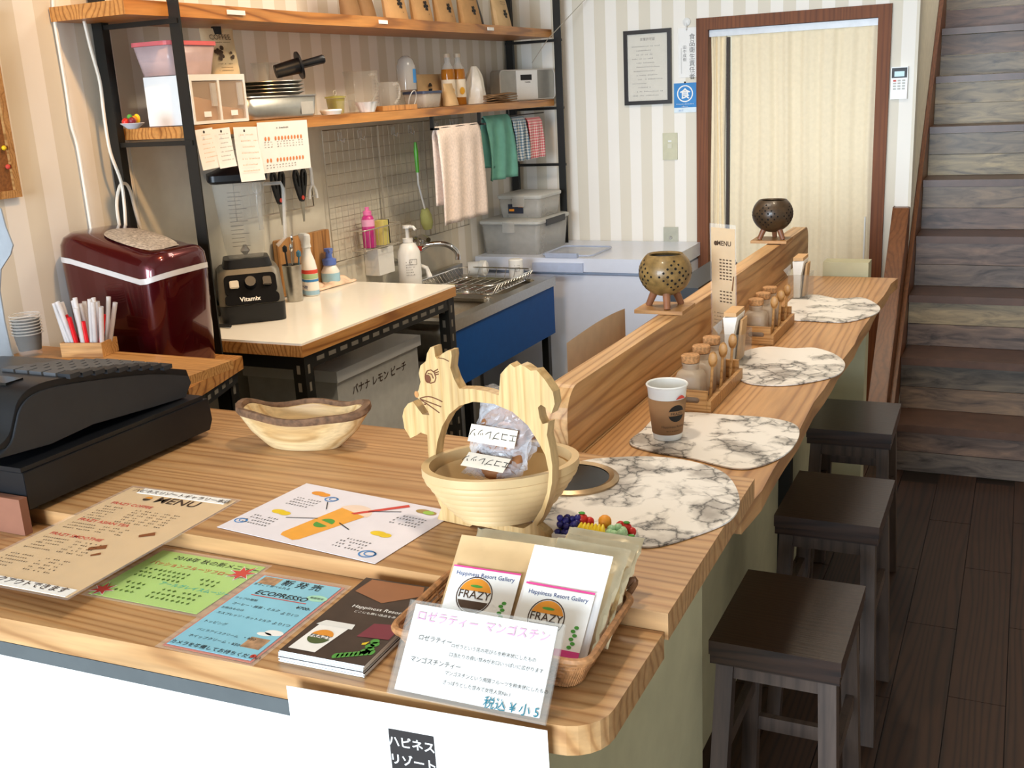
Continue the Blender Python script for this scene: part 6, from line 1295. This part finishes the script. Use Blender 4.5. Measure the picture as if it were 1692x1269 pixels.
def sachet(label, c, w, h, t, mt, lean, yaw, group='pouches in the wicker tray', kind=0):
    o = thing('pouch', label, 'pouch', group=group); q = MWB @ Vector(c); frame(o, q, Vector((math.cos(yaw), math.sin(yaw), 0)), Vector((math.sin(lean) * -math.sin(yaw), math.sin(lean) * math.cos(yaw), math.cos(lean))))
    n = 14; rings = []; r_ = random.Random(int(w * 1e4) + int(c[1] * 1e4))
    for k in range(15):
        v = k / 14; th = t * .5 * math.sin(PI * min(1, v * 1.05 + .05)) ** .7 * (1 if v < .85 else .4) + .0008
        rings.append([Vector((w / 2 * math.copysign(abs(math.cos(a)) ** .45, math.cos(a)) + (r_.uniform(-.0012, .0012) if mt is FOIL else 0), h * v, th * math.sin(a) + (r_.uniform(-.0016, .0016) if mt is FOIL else 0))) for a in [2 * PI * i / n for i in range(n)]])
    obj('bag', ringloft(BM(), rings), mt, o, smooth=True); return o
def frazy_label(o, w, h, z, stripe, green=True):
    x0 = -w * .42
    obj('label', box(x0, w * .44, h * .06, h * .66 if stripe == 0 else h * .64, z, z + .0006), WHITEP, o); Z = z + .001
    bm = BM(); dash(bm, x0, h * .645, w * .86, h * .018, Z); obj('stripe', bm, pm('magenta_stripe', '#D8408A', .6), o)
    bm = BM(); textmesh(bm, 'Happiness Resort Gallery', w * .01, h * .565, w * .072, Z, 'CENTER', .006); obj('lettering', bm, pm('navy_ink', '#1E3A78', .6), o)
    R = w * .22; cx_, cy_ = -w * .06, h * .37
    bm = BM(); annulus(bm, cx_, cy_, R * .97, R * 1.03, Z); obj('logo_ring', bm, INKBR, o); bm = BM(); disc(bm, cx_, cy_, R * .93, Z, .25, PI - .25); obj('logo', bm, ORG, o); bm = BM(); disc(bm, cx_, cy_, R * .93, Z, PI + .35, 2 * PI - .35); obj('logo', bm, INKBR, o)
    bm = BM(); textmesh(bm, 'FRAZY', cx_, cy_ - R * .18, R * .62, Z + .0002, 'CENTER', .004); obj('lettering', bm, INKBR, o)
    bm = BM()
    for i in range(6): disc(bm, w * (.30 + .03 * (i % 2)), h * (.16 + .035 * i), w * .03, Z, n=8, sy=.7)
    obj('leaf_print', bm, GRN, o, kind='stuff'); bm = BM(); disc(bm, cx_, cy_ + R * .5, R * .35, Z + .0001, sy=.22); obj('leaf_logo', bm, GRN, o)
    bm = BM(); dash(bm, x0, h * .07, w * .86, h * .06, Z); obj('lower_band', bm, pm('magenta_stripe', '#D8408A', .6), o)
o = sachet('kraft pouch with white FRAZY label at the front left of the tray', (-.055, -.008, .006), .108, .128, .020, KRAFTL, .82, .03); frazy_label(o, .108, .124, .0115, 0)
o = sachet('white pouch with magenta stripe and FRAZY logo at the front', (.052, -.044, .006), .104, .142, .016, pm('white_pouch', '#F6F3F2', .45, var=.02), .80, -.02); frazy_label(o, .104, .137, .0095, 1)
FO = [((-.052, .034, .006), .118, .128, .95, .02, 'wide gold foil pouch at the back left of the tray'), ((.058, .044, .006), .106, .138, .92, -.05, 'foil pouch with Happiness Resort Gallery label at the back right'), ((.060, -.016, .006), .10, .145, .86, -.06, 'crinkled foil pouch just behind the white pouch'), ((.064, .014, .006), .10, .140, .89, -.05, 'crinkled foil pouch third from the front right')]
for c, w_, h_, l_, y_, lb in FO:
    o = sachet(lb, c, w_, h_, .015, FOIL, l_, y_)
    if 'label' in lb:
        obj('label', box(-w_ * .42, w_ * .42, h_ * .1, h_ * .84, .0088, .0094), pm('label_grey_tan', '#B8A68E', .6), o); bm = BM(); dash(bm, -w_ * .42, h_ * .80, w_ * .84, h_ * .03, .0098); textmesh(bm, 'Happiness Resort Gallery', 0, h_ * .70, w_ * .075, .0098, 'CENTER', .006); obj('lettering', bm, INKBR, o)

# card in acrylic holder
q0, q1 = pz(642, 1152, z1), pz(893, 1204, z1)
ch = thing('price_card_holder', 'clear acrylic stand with white handwritten price card', 'card holder'); t0 = pY(683, 1010, .955); ex = (q1 - q0); WC = ex.length; ex.normalize(); up_ = Vector((0, math.sin(.70), math.cos(.70)))
frame(ch, q0 + Vector((0, .004, .002)), ex, up_); HC = .104
obj('acrylic_front', box(-.004, WC + .004, 0, HC + .004, .0016, .0028), CLEAR, ch, bevel=.0004); obj('acrylic_back', box(-.004, WC + .004, 0, HC + .004, -.0028, -.0016), CLEAR, ch); obj('card', box(.004, WC - .004, .006, HC, -.0012, .0012), WHITEP, ch)
bm = BM(); textmesh(bm, 'ロゼラティー  マンゴスチン', WC * .05, HC * .83, .0132, .0031, bold=.006); obj('heading', bm, INKPINK, ch)
bm = BM(); textmesh(bm, 'ロゼラティー', WC * .10, HC * .62, .0072, .0031); textmesh(bm, 'マンゴスチンティー', WC * .08, HC * .38, .0072, .0031)
for i, t in enumerate(('ロゼラという花の花びらを粉末状にしたもの', '口当たりの良い甘みがお口いっぱいに広がります', '', 'マンゴスチンという南国フルーツを粉末状にしたもの', 'さっぱりとした甘みで女性人気No.1')):
    if t: textmesh(bm, t, WC * .33, HC * (.60 - .098 * i), .0052, .0031)
obj('handwriting', bm, INK, ch); bm = BM(); textmesh(bm, '税込 ¥ 小 5', WC * .62, HC * .06, .0135, .0031, bold=.006); obj('price', bm, pm('dark_teal_ink', '#1E6A7A', .7), ch)
